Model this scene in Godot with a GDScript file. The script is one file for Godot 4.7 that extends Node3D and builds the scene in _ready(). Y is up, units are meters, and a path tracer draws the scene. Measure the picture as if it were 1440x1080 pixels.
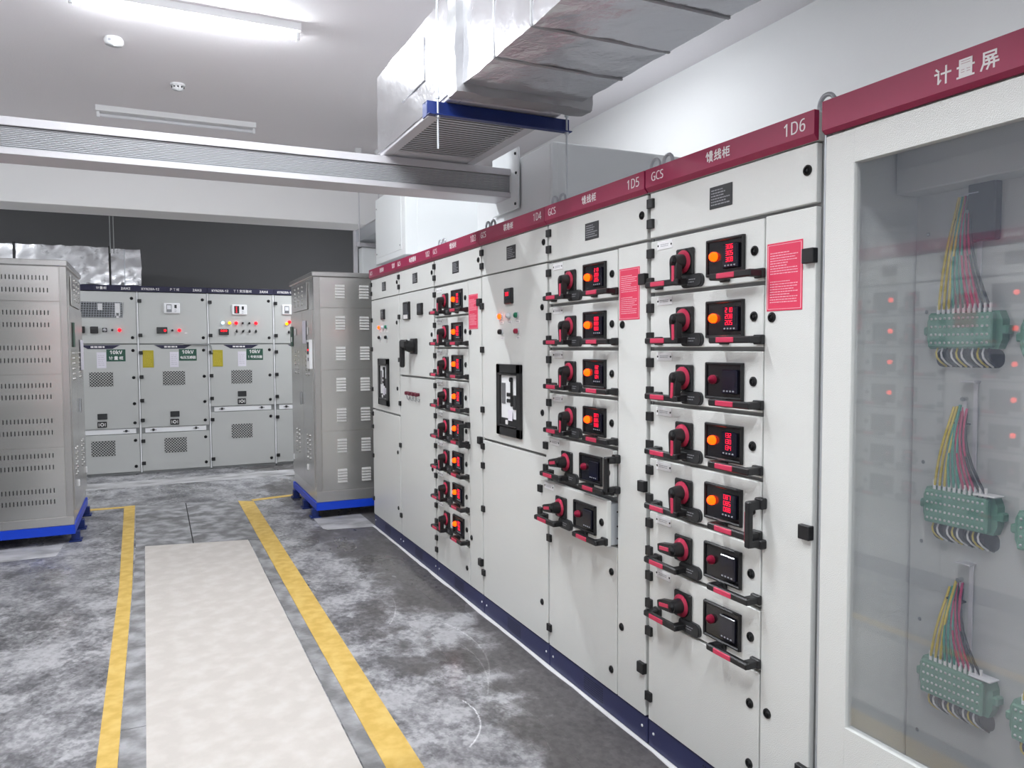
extends Node3D
# Switchgear room: x runs to the right-hand cabinet row, -z runs down the aisle, y is up.

const LAMP := 4.6
const LIT_Z := [-4.84, -2.6, -0.4, 1.9]

func _ready() -> void:
	# camera, matched to the photograph's vanishing points
	var cam := Camera3D.new()
	cam.name = "camera"
	cam.keep_aspect = Camera3D.KEEP_HEIGHT
	cam.fov = rad_to_deg(2.0 * atan(540.0 / 1070.89))
	cam.near = 0.05
	cam.far = 60.0
	cam.position = Vector3(0, 1.5472, 0)
	cam.rotation = Vector3(-0.0491, -0.4391, -0.0045)
	add_child(cam)
	cam.current = true
	# a closed room: the sky is dark and never seen
	var env := Environment.new()
	env.background_mode = Environment.BG_COLOR
	env.background_color = Color(0.02, 0.02, 0.022)
	env.tonemap_mode = Environment.TONE_MAPPER_LINEAR
	env.tonemap_exposure = 1.0
	env.sdfgi_enabled = true
	env.ssao_enabled = true
	env.ssil_enabled = true
	var we := WorldEnvironment.new()
	we.name = "environment"
	we.environment = env
	add_child(we)
	make_materials()
	make_setting()
	make_right_row()
	make_metering_panel()
	make_far_row()
	make_enclosures()
	make_left_row()
	make_overhead()

class MB:
	# collects triangles for one mesh; counter-clockwise input, Godot's clockwise output
	var v := PackedVector3Array()
	var n := PackedVector3Array()
	var uv := PackedVector2Array()
	var t := Transform3D()
	func tri(a: Vector3, b: Vector3, c: Vector3, na: Vector3, nb: Vector3, nc: Vector3) -> void:
		v.append(t * a); v.append(t * c); v.append(t * b)
		n.append((t.basis * na).normalized()); n.append((t.basis * nc).normalized()); n.append((t.basis * nb).normalized())
	func quad(a: Vector3, b: Vector3, c: Vector3, d: Vector3) -> void:
		var k := (b - a).cross(c - a)
		if k.length_squared() < 1e-18:
			k = (c - a).cross(d - a)
		k = k.normalized()
		tri(a, b, c, k, k, k); tri(a, c, d, k, k, k)
	func out(pts: Array, c: Vector3) -> void:
		# a flat face of a convex shape round c
		var a: Vector3 = pts[0]; var b: Vector3 = pts[1]; var d: Vector3 = pts[2]
		var k := (b - a).cross(d - a).normalized()
		var flip := k.dot(a - c) < 0.0
		if flip:
			k = -k
		for i in range(1, pts.size() - 1):
			if flip:
				tri(pts[0], pts[i + 1], pts[i], k, k, k)
			else:
				tri(pts[0], pts[i], pts[i + 1], k, k, k)
	func box(c: Vector3, s: Vector3, bv := 0.0) -> MB:
		var h := s * 0.5
		bv = minf(bv, minf(h.x, minf(h.y, h.z)) * 0.95)
		var P := func(sg: Vector3, ax: int) -> Vector3:
			var q := Vector3(sg.x * (h.x - bv), sg.y * (h.y - bv), sg.z * (h.z - bv))
			q[ax] = sg[ax] * h[ax]
			return c + q
		for ax in 3:
			var b1 := (ax + 1) % 3
			var b2 := (ax + 2) % 3
			for sg in [-1.0, 1.0]:
				var pts := []
				for q in [[-1, -1], [1, -1], [1, 1], [-1, 1]]:
					var s3 := Vector3()
					s3[ax] = sg; s3[b1] = q[0]; s3[b2] = q[1]
					pts.append(P.call(s3, ax))
				out(pts, c)
		if bv > 0.0:
			for ax in 3:
				var b1 := (ax + 1) % 3
				var b2 := (ax + 2) % 3
				for q in [[-1, -1], [1, -1], [1, 1], [-1, 1]]:
					var lo := Vector3(); var hi := Vector3()
					lo[ax] = -1; hi[ax] = 1
					lo[b1] = q[0]; hi[b1] = q[0]; lo[b2] = q[1]; hi[b2] = q[1]
					out([P.call(lo, b1), P.call(hi, b1), P.call(hi, b2), P.call(lo, b2)], c)
			for i in 8:
				var s3 := Vector3(-1 if i & 1 else 1, -1 if i & 2 else 1, -1 if i & 4 else 1)
				out([P.call(s3, 0), P.call(s3, 1), P.call(s3, 2)], c)
		return self
	func cyl(a: Vector3, b: Vector3, r0: float, r1 := -1.0, seg := 16, caps := true) -> MB:
		if r1 < 0.0:
			r1 = r0
		var d := (b - a).normalized()
		var e := d.cross(Vector3.UP if absf(d.y) < 0.9 else Vector3.RIGHT).normalized()
		var f := d.cross(e)
		for i in seg:
			var a0 := TAU * i / seg
			var a1 := TAU * (i + 1) / seg
			var n0 := e * cos(a0) + f * sin(a0)
			var n1 := e * cos(a1) + f * sin(a1)
			tri(a + n0 * r0, a + n1 * r0, b + n1 * r1, n0, n1, n1)
			tri(a + n0 * r0, b + n1 * r1, b + n0 * r1, n0, n1, n0)
			if caps:
				tri(a, a + n1 * r0, a + n0 * r0, -d, -d, -d)
				tri(b, b + n0 * r1, b + n1 * r1, d, d, d)
		return self
	func lathe(o: Vector3, ax: Vector3, prof: Array, seg := 18) -> MB:
		# prof: [radius, height] pairs from the base to the tip along ax
		for i in prof.size() - 1:
			cyl(o + ax * prof[i][1], o + ax * (prof[i + 1][1] + 1e-6), prof[i][0], prof[i + 1][0], seg, false)
		return self
	func dome(o: Vector3, ax: Vector3, r: float, h: float, seg := 14) -> MB:
		var pr := []
		for i in 6:
			var q := PI * 0.5 * i / 5.0
			pr.append([r * cos(q), h * sin(q)])
		return lathe(o, ax, pr, seg)
	func tube(pts: Array, r: float, seg := 8) -> MB:
		for i in pts.size() - 1:
			cyl(pts[i], pts[i + 1], r, r, seg, i == 0 or i == pts.size() - 2)
		return self
	func torus(c: Vector3, ax: Vector3, R: float, r: float, a0 := 0.0, a1 := TAU, seg := 20) -> MB:
		var e := ax.cross(Vector3.UP if absf(ax.y) < 0.9 else Vector3.RIGHT).normalized()
		var f := ax.cross(e)
		var pts := []
		for i in seg + 1:
			var q := lerpf(a0, a1, float(i) / seg)
			pts.append(c + (e * cos(q) + f * sin(q)) * R)
		return tube(pts, r, 8)
	func prism(poly: PackedVector2Array, z0: float, z1: float) -> MB:
		# poly in x,y, counter-clockwise
		if Geometry2D.is_polygon_clockwise(poly):
			poly.reverse()
		var ix := Geometry2D.triangulate_polygon(poly)
		for i in range(0, ix.size(), 3):
			var a := poly[ix[i]]; var b := poly[ix[i + 1]]; var c := poly[ix[i + 2]]
			if (b - a).cross(c - a) < 0.0:
				var s := b; b = c; c = s
			var k := Vector3(0, 0, 1)
			tri(Vector3(a.x, a.y, z1), Vector3(b.x, b.y, z1), Vector3(c.x, c.y, z1), k, k, k)
			tri(Vector3(a.x, a.y, z0), Vector3(c.x, c.y, z0), Vector3(b.x, b.y, z0), -k, -k, -k)
		for i in poly.size():
			var a := poly[i]; var b := poly[(i + 1) % poly.size()]
			quad(Vector3(a.x, a.y, z0), Vector3(b.x, b.y, z0), Vector3(b.x, b.y, z1), Vector3(a.x, a.y, z1))
		return self
	func bar2(a: Vector2, b: Vector2, w: float, z0: float, z1: float) -> MB:
		# a flat stroke from a to b
		var d := (b - a).normalized() * w * 0.5
		var s := Vector2(-d.y, d.x)
		return prism(PackedVector2Array([a - d - s, b + d - s, b + d + s, a - d + s]), z0, z1)
	func rect(x0: float, x1: float, y0: float, y1: float, z0: float, z1: float, bv := 0.0) -> MB:
		return box(Vector3((x0 + x1) / 2, (y0 + y1) / 2, (z0 + z1) / 2), Vector3(x1 - x0, y1 - y0, z1 - z0), bv)
	func done() -> ArrayMesh:
		var ar := []
		ar.resize(Mesh.ARRAY_MAX)
		ar[Mesh.ARRAY_VERTEX] = v
		ar[Mesh.ARRAY_NORMAL] = n
		if uv.size() == v.size():
			ar[Mesh.ARRAY_TEX_UV] = uv
		var m := ArrayMesh.new()
		m.add_surface_from_arrays(Mesh.PRIMITIVE_TRIANGLES, ar)
		return m

var M := {}          # materials by name
var cache := {}      # meshes shared by alike pieces
var taken := {}      # top-level names in use

func numbered(called: String) -> String:
	taken[called] = taken.get(called, -1) + 1
	return called if taken[called] == 0 else "%s_%03d" % [called, taken[called]]

func thing(called: String, label: String, category: String, at := Vector3.ZERO, turn := 0.0, group := "") -> Node3D:
	var o := Node3D.new()
	o.name = numbered(called)
	add_child(o)
	o.position = at
	o.rotation.y = turn
	tag(o, label, category, group)
	return o

func tag(o: Node, label: String, category := "", group := "") -> Node:
	o.set_meta("label", label)
	if category:
		o.set_meta("category", category)
	if group:
		o.set_meta("group", group)
	return o

func part(parent: Node, called: String, mesh: Mesh, mat: Material, at := Vector3.ZERO, turn := Vector3.ZERO) -> MeshInstance3D:
	var o := MeshInstance3D.new()
	o.name = called
	o.mesh = mesh
	o.material_override = mat
	o.position = at
	o.rotation = turn
	o.cast_shadow = GeometryInstance3D.SHADOW_CASTING_SETTING_ON
	parent.add_child(o, true)
	return o

func struct_piece(called: String, mesh: Mesh, mat: Material, label := "") -> MeshInstance3D:
	var o := part(self, called, mesh, mat)
	o.set_meta("kind", "structure")
	if label:
		o.set_meta("label", label)
	return o

func bx(s: Vector3, bv := 0.0) -> Mesh:
	# a chamfered block with its centre at the origin, shared by size
	var key := "b%s_%s" % [s, bv]
	if not cache.has(key):
		cache[key] = MB.new().box(Vector3.ZERO, s, bv).done()
	return cache[key]

func block(parent: Node, called: String, mat: Material, x0: float, x1: float, y0: float, y1: float, z0: float, z1: float, bv := 0.0) -> MeshInstance3D:
	return part(parent, called, bx(Vector3(snappedf(x1 - x0, 1e-5), snappedf(y1 - y0, 1e-5), snappedf(z1 - z0, 1e-5)), bv), mat, Vector3((x0 + x1) / 2, (y0 + y1) / 2, (z0 + z1) / 2))

func latin(parent: Node, called: String, text: String, h: float, mat: Material, at: Vector3, bold := true) -> MeshInstance3D:
	# raised lettering; h is the height of a capital
	var key := "t%s_%s_%s" % [text, h, bold]
	if not cache.has(key):
		var f := SystemFont.new()
		f.font_names = PackedStringArray(["Droid Sans"])
		f.font_weight = 700 if bold else 400
		var tm := TextMesh.new()
		tm.font = f
		tm.text = text
		tm.font_size = 32
		tm.pixel_size = h / (32.0 * 0.714)
		tm.depth = 0.001
		tm.curve_step = 1.0
		cache[key] = tm
	return part(parent, called, cache[key], mat, at)

# strokes of the characters on the signs, on a 16 by 16 grid, y up
const HAN := {
	"计": [[2,14,4,12],[1,10,4,10,4,2,6,4],[7,9.5,15,9.5],[11,15,11,1]],
	"量": [[3,15,13,15,13,11,3,11,3,15],[3,13,13,13],[1,9.5,15,9.5],[3,8,13,8,13,4,3,4,3,8],[3,6,13,6],[8,8,8,1],[3,2.5,13,2.5],[1,1,15,1]],
	"屏": [[3,14,13,14,13,11,3,11],[3,14,3,6,1,1],[6,10.5,7,9],[11,10.5,10,9],[5,8,14,8],[4,5,15,5],[7.5,8,7.5,4,6,1],[11.5,8,11.5,1]],
	"柜": [[4,15,4,1],[1,11,7,11],[4,10,1,5],[4,9,7,6],[15,14,9,14,9,2,15,2],[9,10.5,14,10.5,14,6,9,6]],
	"馈": [[4,15,1,10],[2,12,6,12,6,10],[4,10,4,3,6,4.5],[9,15,14,15,14,12,9,12,9,15],[11.5,16,11.5,10],[7,10,15.5,10],[9,8,9,3],[9,8,14,8,14,3],[11.5,7,11.5,4,8,1],[12,3,15,1]],
	"线": [[5,15,2,11,6,11,2,6,6.5,7],[1,2,6.5,3.5],[8,11,14,12],[8,8,15,9],[10,15,10.5,8,13,2,15,1.5,15,4],[14,6,8,1.5],[12.5,15,14,13.5]],
	"联": [[1,14,7,14],[2.5,14,2.5,4],[5.5,14,5.5,1],[2.5,11,5.5,11],[2.5,8,5.5,8],[1,4,7,4.5],[9,15,10,13],[14,15,13,13],[8,11.5,15,11.5],[7.5,7.5,15.5,7.5],[11.5,11.5,11.5,7,8,1],[11.5,7,15.5,1]],
	"络": [[5,15,2,11,6,11,2,6,6.5,7],[1,2,6.5,3.5],[10,15,8,11],[9.5,13,14,13,8,7],[9.5,11.5,15.5,7.5],[9,6,14,6,14,1,9,1,9,6]],
	"电": [[3,12,13,12,13,5,3,5,3,12],[3,8.5,13,8.5],[8,15,8,2,14,2,15,4]],
	"容": [[8,16,8,14],[2,11,2,13.5,14,13.5,14,11],[6,12,4,10],[10,12,12,10],[8,11,1,5],[8,11,15,5],[4,5,12,5,12,1,4,1,4,5]],
	"器": [[2,15,6.5,15,6.5,11,2,11,2,15],[9.5,15,14,15,14,11,9.5,11,9.5,15],[1,8.5,15,8.5],[8,10,2,5.5],[8.5,8.5,14,5.5],[2,5,6.5,5,6.5,1,2,1,2,5],[9.5,5,14,5,14,1,9.5,1,9.5,5]],
	"进": [[2,14.5,4,12.5],[1,10,4,10,4,4,1,2],[4,4,7,1.5,15,1.5],[6,12,15,12],[6,8,15.5,8],[8.5,15,8.5,8,7,4],[12.5,15,12.5,3.5]],
	"压": [[2,14.5,15,14.5],[2.5,14.5,2.5,6,1,1],[5,9.5,14.5,9.5],[9.5,13,9.5,2],[4,2,15,2],[12,6,13.5,4]],
	"互": [[1,14.5,15,14.5],[5.5,14.5,4,7,12,7,10.5,1.5],[5,11,12.5,11,12,7],[1,1.5,15,1.5]],
	"感": [[2,13.5,15,13.5],[2.5,13.5,2.5,8,1,5.5],[4.5,11.5,8.5,11.5],[4.5,10,8.5,10,8.5,7.5,4.5,7.5,4.5,10],[10,15.5,11,9,13.5,6.5,15,6.5,15,8.5],[14,11,10,7],[12.5,15.5,13.5,14.5],[2,4.5,1,2],[4.5,5,4.5,1.5,11,1.5,11.5,3],[7,5,8,3.5],[12.5,5,14.5,2.5]],
	"号": [[4,15,12,15,12,11,4,11,4,15],[1,8.5,15,8.5],[5,8.5,4,5.5,12,5.5,11,1.5,8.5,1.5]],
	"变": [[8,16,8,14.5],[1.5,14,14.5,14],[6,14,6,9],[10,14,10,9],[3,12,1.5,9.5],[13,12,14.5,9.5],[3,7.5,12.5,7.5,7.5,3,1,1],[4,6.5,8,3,15,1]],
	"1": [[5.5,12.5,8,14.5,8,1.5]], "T": [[3,14,13,14],[8,14,8,1.5]], "P": [[4,1.5,4,14,10,14,12,12,12,9,10,7.5,4,7.5]],
}

func han(parent: Node, called: String, text: String, h: float, mat: Material, at: Vector3, gap := 1.12, bold := 1.7) -> MeshInstance3D:
	var key := "h%s_%s_%s_%s" % [text, h, gap, bold]
	if not cache.has(key):
		var b := MB.new()
		var s := h / 16.0
		var x := -h * gap * text.length() / 2.0 + h * (gap - 1.0) / 2.0
		var layer := 0
		for ch in text:
			for st in HAN[ch]:
				for i in range(0, st.size() - 2, 2):
					layer += 1
					b.bar2(Vector2(x + st[i] * s, (st[i + 1] - 8) * s), Vector2(x + st[i + 2] * s, (st[i + 3] - 8) * s), bold * s, 0.0, 0.0008 + 0.00001 * (layer % 12))
			x += h * gap
		cache[key] = b.done()
	return part(parent, called, cache[key], mat, at)

func seven(rows: Array, h: float) -> Mesh:
	# rows of seven-segment figures, centred
	var key := "s%s_%s" % [rows, h]
	if not cache.has(key):
		var SEG := ["abcdef", "bc", "abged", "abgcd", "fgbc", "afgcd", "afgedc", "abc", "abcdefg", "abcdfg"]
		var L := {"a": [0,2,1,2], "b": [1,2,1,1], "c": [1,1,1,0], "d": [0,0,1,0], "e": [0,0,0,1], "f": [0,1,0,2], "g": [0,1,1,1]}
		var b := MB.new()
		var s := h / 2.0
		for r in rows.size():
			var x: float = -rows[r].length() * h * 0.45
			var y := (rows.size() * 0.5 - r - 0.5) * h * 1.5 - h * 0.5
			for ch in rows[r]:
				for c in SEG[int(ch)]:
					var q: Array = L[c]
					b.bar2(Vector2(x + q[0] * s * 1.1, y + q[1] * s), Vector2(x + q[2] * s * 1.1, y + q[3] * s), h * 0.14, 0, 0.0006)
				x += h * 0.9
		cache[key] = b.done()
	return cache[key]

func print_lines(w: float, h: float, rows: int, seed_: int, thick := 0.35, fill := 0.9) -> Mesh:
	# lines of small unreadable print, as broken strokes on a sheet w by h
	var key := "p%s_%s_%s_%s" % [w, h, rows, seed_]
	if not cache.has(key):
		var g := RandomNumberGenerator.new()
		g.seed = seed_
		var b := MB.new()
		var dy := h / rows
		for r in rows:
			var y := h / 2 - dy * (r + 0.5)
			var x := -w / 2
			var end := w / 2 * (1.0 if g.randf() < 0.7 else g.randf_range(0.1, 0.8)) * fill
			while x < end:
				var l := g.randf_range(0.4, 1.6) * dy
				b.rect(x, minf(x + l, end + dy * 0.3), y - dy * thick / 2, y + dy * thick / 2, 0, 0.0005)
				x += l + dy * 0.3
		cache[key] = b.done()
	return cache[key]

func col(r: int, g: int, b: int) -> Color:
	return Color8(r, g, b)

func mat(called: String, c: Color, rough := 0.5, metal := 0.0) -> StandardMaterial3D:
	var m := StandardMaterial3D.new()
	m.resource_name = called
	m.albedo_color = c
	m.roughness = rough
	m.metallic = metal
	M[called] = m
	return m

func glow(called: String, c: Color, e: float) -> StandardMaterial3D:
	var m := mat(called, c, 0.4)
	m.emission_enabled = true
	m.emission = c
	m.emission_energy_multiplier = e
	return m

func noise_tex(freq: float, oct: int, seed_: int, normal := false, strength := 4.0, size := 512, kind := FastNoiseLite.TYPE_SIMPLEX_SMOOTH) -> NoiseTexture2D:
	var f := FastNoiseLite.new()
	f.noise_type = kind
	f.frequency = freq
	f.fractal_octaves = oct
	f.seed = seed_
	var t := NoiseTexture2D.new()
	t.width = size
	t.height = size
	t.seamless = true
	t.generate_mipmaps = false
	t.as_normal_map = normal
	t.bump_strength = strength
	t.noise = f
	return t

func triplanar(m: StandardMaterial3D, s: Vector3, world := false) -> void:
	m.uv1_triplanar = true
	m.uv1_world_triplanar = world
	m.uv1_triplanar_sharpness = 8.0
	m.uv1_scale = s

func make_materials() -> void:
	var peel := noise_tex(0.06, 2, 3, true, 3.0)
	for a in [["cabinet_white", col(222, 223, 220), 0.2], ["box_white", col(228, 231, 232), 0.4], ["cabinet_grey", col(190, 191, 189), 0.42]]:
		var m := mat(a[0], a[1], a[2])
		m.normal_enabled = true
		m.normal_texture = peel
		m.normal_scale = 0.9 if a[0] == "cabinet_white" else 0.3
		triplanar(m, Vector3.ONE * 8.0)
	mat("frame_grey", col(150, 152, 152), 0.45)
	mat("gap_dark", col(40, 41, 42), 0.7)
	mat("maroon", col(150, 30, 72), 0.4)
	mat("navy", col(48, 52, 92), 0.45)
	mat("dark_navy", col(28, 26, 58), 0.5)
	mat("white_paint", col(240, 240, 240), 0.5)
	mat("print_white", col(235, 232, 232), 0.6)
	mat("print_pink", col(240, 190, 200), 0.6)
	mat("print_grey", col(150, 150, 155), 0.7)
	mat("black", col(26, 26, 28), 0.42)
	mat("black_gloss", col(20, 20, 24), 0.18)
	mat("dark_plate", col(44, 45, 47), 0.5)
	mat("grip_red", col(196, 52, 84), 0.45)
	mat("notice_red", col(222, 58, 92), 0.5)
	mat("screen_dark", col(18, 18, 34), 0.12)
	mat("zinc", col(196, 200, 205), 0.35, 0.5)
	mat("chrome", col(215, 218, 222), 0.16, 1.0)
	mat("green_sign", col(38, 82, 66), 0.5)
	mat("paper", col(226, 222, 232), 0.75)
	mat("yellow_sign", col(178, 164, 40), 0.55)
	mat("wire_yellow", col(214, 190, 70), 0.5)
	mat("wire_green", col(60, 150, 130), 0.5)
	mat("wire_red", col(180, 40, 90), 0.5)
	mat("wire_black", col(30, 30, 34), 0.5)
	mat("terminal_green", col(96, 142, 122), 0.45)
	mat("label_steel", col(120, 121, 124), 0.4, 0.3)
	mat("rib_aluminium", col(192, 193, 197), 0.4, 0.2)
	mat("bar_aluminium", col(200, 198, 202), 0.4, 0.15)
	mat("plastic_white", col(238, 238, 240), 0.4)
	mat("lens_green", col(30, 120, 90), 0.3)
	mat("lens_white", col(225, 225, 230), 0.3)
	mat("lens_red", col(150, 30, 60), 0.3)
	mat("lens_amber", col(220, 150, 40), 0.3)
	mat("blue_steel", col(14, 66, 205), 0.35)
	mat("blue_dark", col(14, 38, 104), 0.45)
	glow("led_amber", Color(1.0, 0.23, 0.015), 6.0)
	glow("led_red", Color(1.0, 0.05, 0.1), 5.0)
	glow("led_digit", Color(1.0, 0.06, 0.24), 0.95)
	glow("led_white", Color(0.8, 0.95, 1.0), 2.5)
	glow("led_yellow", Color(1.0, 0.7, 0.05), 2.5)
	glow("tube_lit", Color(0.965, 0.985, 1.0), 92.0)
	glow("tube_dim", Color(0.965, 0.985, 1.0), 20.0)
	var gl := mat("cabinet_glass", Color(0.62, 0.66, 0.74, 0.07), 0.02)
	gl.transparency = BaseMaterial3D.TRANSPARENCY_ALPHA
	gl.metallic_specular = 0.8
	# brushed stainless sheet: long fine scratches across
	var st := mat("stainless", col(222, 220, 217), 0.27, 0.85)
	st.normal_enabled = true
	st.normal_texture = noise_tex(0.03, 3, 8, true, 2.0)
	st.normal_scale = 0.035
	triplanar(st, Vector3(0.5, 5.0, 0.5))
	var sd := mat("stainless_smooth", col(200, 198, 196), 0.26, 0.75)
	mat("louver_steel", col(232, 231, 229), 0.35, 0.25)
	mat("knob_dark_red", col(96, 26, 44), 0.5)
	var cp := mat("clear_pane", Color(0.8, 0.85, 0.9, 0.04), 0.03)
	cp.transparency = BaseMaterial3D.TRANSPARENCY_ALPHA
	# crumpled aluminium foil on the air duct
	var fo := mat("foil", col(222, 222, 225), 0.2, 0.9)
	fo.normal_enabled = true
	fo.normal_texture = noise_tex(0.035, 4, 5, true, 5.0)
	fo.normal_scale = 0.12
	triplanar(fo, Vector3.ONE * 1.6)
	mat("foil_tape", col(160, 160, 162), 0.45, 0.8)
	var wl := mat("wall_paint", col(236, 236, 236), 0.85)
	wl.normal_enabled = true
	wl.normal_texture = peel
	wl.normal_scale = 0.1
	triplanar(wl, Vector3.ONE * 1.5, true)
	var ce := mat("ceiling_paint", col(244, 240, 243), 0.9)
	ce.normal_enabled = true
	ce.normal_texture = peel
	ce.normal_scale = 0.1
	triplanar(ce, Vector3.ONE * 1.5, true)
	mat("beam_paint", col(234, 233, 233), 0.85)
	mat("wall_shade_grey", col(108, 108, 109), 0.9)  # shade painted into the far wall, keeps it dark under the added lamps
	var ye := mat("floor_yellow", Color.WHITE, 0.6)
	ye.albedo_texture = ramp_noise(0.02, 5, 31, [col(206, 170, 84), col(215, 180, 96), col(222, 190, 108)])
	triplanar(ye, Vector3.ONE * 0.9, true)
	var ru := mat("mat_cream", Color.WHITE, 0.75)
	ru.albedo_texture = ramp_noise(0.012, 5, 33, [col(199, 193, 187), col(204, 198, 192), col(209, 204, 199)])
	ru.normal_enabled = true
	ru.normal_texture = noise_tex(0.08, 4, 12, true, 4.0)
	ru.normal_scale = 0.1
	triplanar(ru, Vector3.ONE * 1.1, true)
	var tr := mat("rubber_grey", Color.WHITE, 0.6)
	tr.albedo_texture = ramp_noise(0.012, 6, 37, [col(118, 118, 119), col(145, 145, 147), col(172, 172, 176)])
	tr.normal_enabled = true
	tr.normal_texture = noise_tex(0.08, 4, 12, true, 4.0)
	tr.normal_scale = 0.3
	triplanar(tr, Vector3(0.8, 0.8, 0.8), true)
	var pl := mat("pale_concrete", Color.WHITE, 0.6)
	pl.albedo_texture = ramp_noise(0.01, 5, 39, [col(150, 149, 150), col(178, 177, 179), col(196, 195, 198)])
	triplanar(pl, Vector3(0.5, 0.5, 0.9), true)
	var fl := mat("floor_paint", Color.WHITE, 1.0)
	fl.albedo_texture = floor_picture()
	fl.roughness_texture = noise_tex(0.015, 5, 51)
	fl.roughness = 0.75
	fl.metallic_specular = 0.45

func ramp_noise(freq: float, oct: int, seed_: int, cols: Array) -> NoiseTexture2D:
	var t := noise_tex(freq, oct, seed_)
	var g := Gradient.new()
	g.offsets = PackedFloat32Array([0.25, 0.5, 0.78])
	g.colors = PackedColorArray(cols)
	t.color_ramp = g
	return t

# the painted concrete floor: dark grey paint under scuffed pale dust, swept nearly clean beside the cabinets
const FX0 := -3.0
const FX1 := 2.0
const FZ0 := -12.0
const FZ1 := -0.0
func floor_picture() -> ImageTexture:
	var w := 1024
	var h := 2048
	var f := func(fr: float, oc: int, sd: int, warp := 0.0, kind := FastNoiseLite.TYPE_SIMPLEX_SMOOTH) -> PackedByteArray:
		var q := FastNoiseLite.new()
		q.noise_type = kind
		q.frequency = fr
		q.fractal_octaves = oc
		q.seed = sd
		if warp > 0.0:
			q.domain_warp_enabled = true
			q.domain_warp_amplitude = warp
			q.domain_warp_frequency = fr * 1.6
			q.domain_warp_fractal_octaves = 3
		return q.get_image(w, h, false, false, true).get_data()
	var big: PackedByteArray = f.call(0.006, 4, 61, 60.0)
	var mid: PackedByteArray = f.call(0.022, 5, 62, 34.0)
	var fine: PackedByteArray = f.call(0.12, 3, 63, 10.0)
	var swirl: PackedByteArray = f.call(0.03, 2, 64, 50.0, FastNoiseLite.TYPE_CELLULAR)
	var px := PackedByteArray()
	px.resize(w * h * 3)
	var i := 0
	for y in h:
		var z := lerpf(FZ0, FZ1, (y + 0.5) / h)
		var edge := 1.16
		for x in w:
			var k := y * w + x
			var wx := FX0 + (FX1 - FX0) * (x + 0.5) / w
			var b := big[k] / 255.0
			var m := mid[k] / 255.0
			var d := fine[k] / 255.0
			# dust thins out towards the cabinet row
			var near := clampf((wx - edge - (b - 0.5) * 0.9 - (m - 0.5) * 0.35) * 4.0, 0.0, 1.0)
			var dust := clampf((b * 0.5 + m * 0.7 + d * 0.42 - 0.49) * 1.75, 0.0, 1.0)
			dust += maxf(0.0, swirl[k] / 255.0 - 0.62) * 0.6 * m
			dust = clampf(dust * (1.0 - near * 0.86), 0.0, 1.0)
			var v := 92.0 + dust * 82.0 + (d - 0.5) * 30.0 - near * 4.0
			px[i] = int(clampf(v, 0, 255)); px[i + 1] = int(clampf(v - 0.5 - near * 2.0, 0, 255)); px[i + 2] = int(clampf(v + 3.0 - near * 5.0, 0, 255))
			i += 3
	# thin pale scuff arcs left by a trolley
	for a in [[0.55, -3.65, 0.94, -0.4, 0.5], [0.48, -3.5, 0.94, -0.2, 0.5], [0.3, -4.6, 1.0, 0.1, 0.55], [0.85, -2.95, 0.35, -0.3, 0.9]]:
		var q: float = a[3]
		while q < a[4]:
			var ax := int((a[0] + a[2] * cos(q) - FX0) / (FX1 - FX0) * w)
			var az := int((a[1] + a[2] * sin(q) - FZ0) / (FZ1 - FZ0) * h)
			if ax >= 0 and ax < w and az >= 0 and az < h:
				var o := (az * w + ax) * 3
				for c in 3:
					px[o + c] = mini(255, px[o + c] + 24)
			q += 0.004
	return ImageTexture.create_from_image(Image.create_from_data(w, h, false, Image.FORMAT_RGB8, px))

const CEIL := 3.5
const WALL_X := 3.45
const LEFT_X := -4.2
const BACK_Z := -12.4
const FRONT_Z := 3.6

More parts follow.
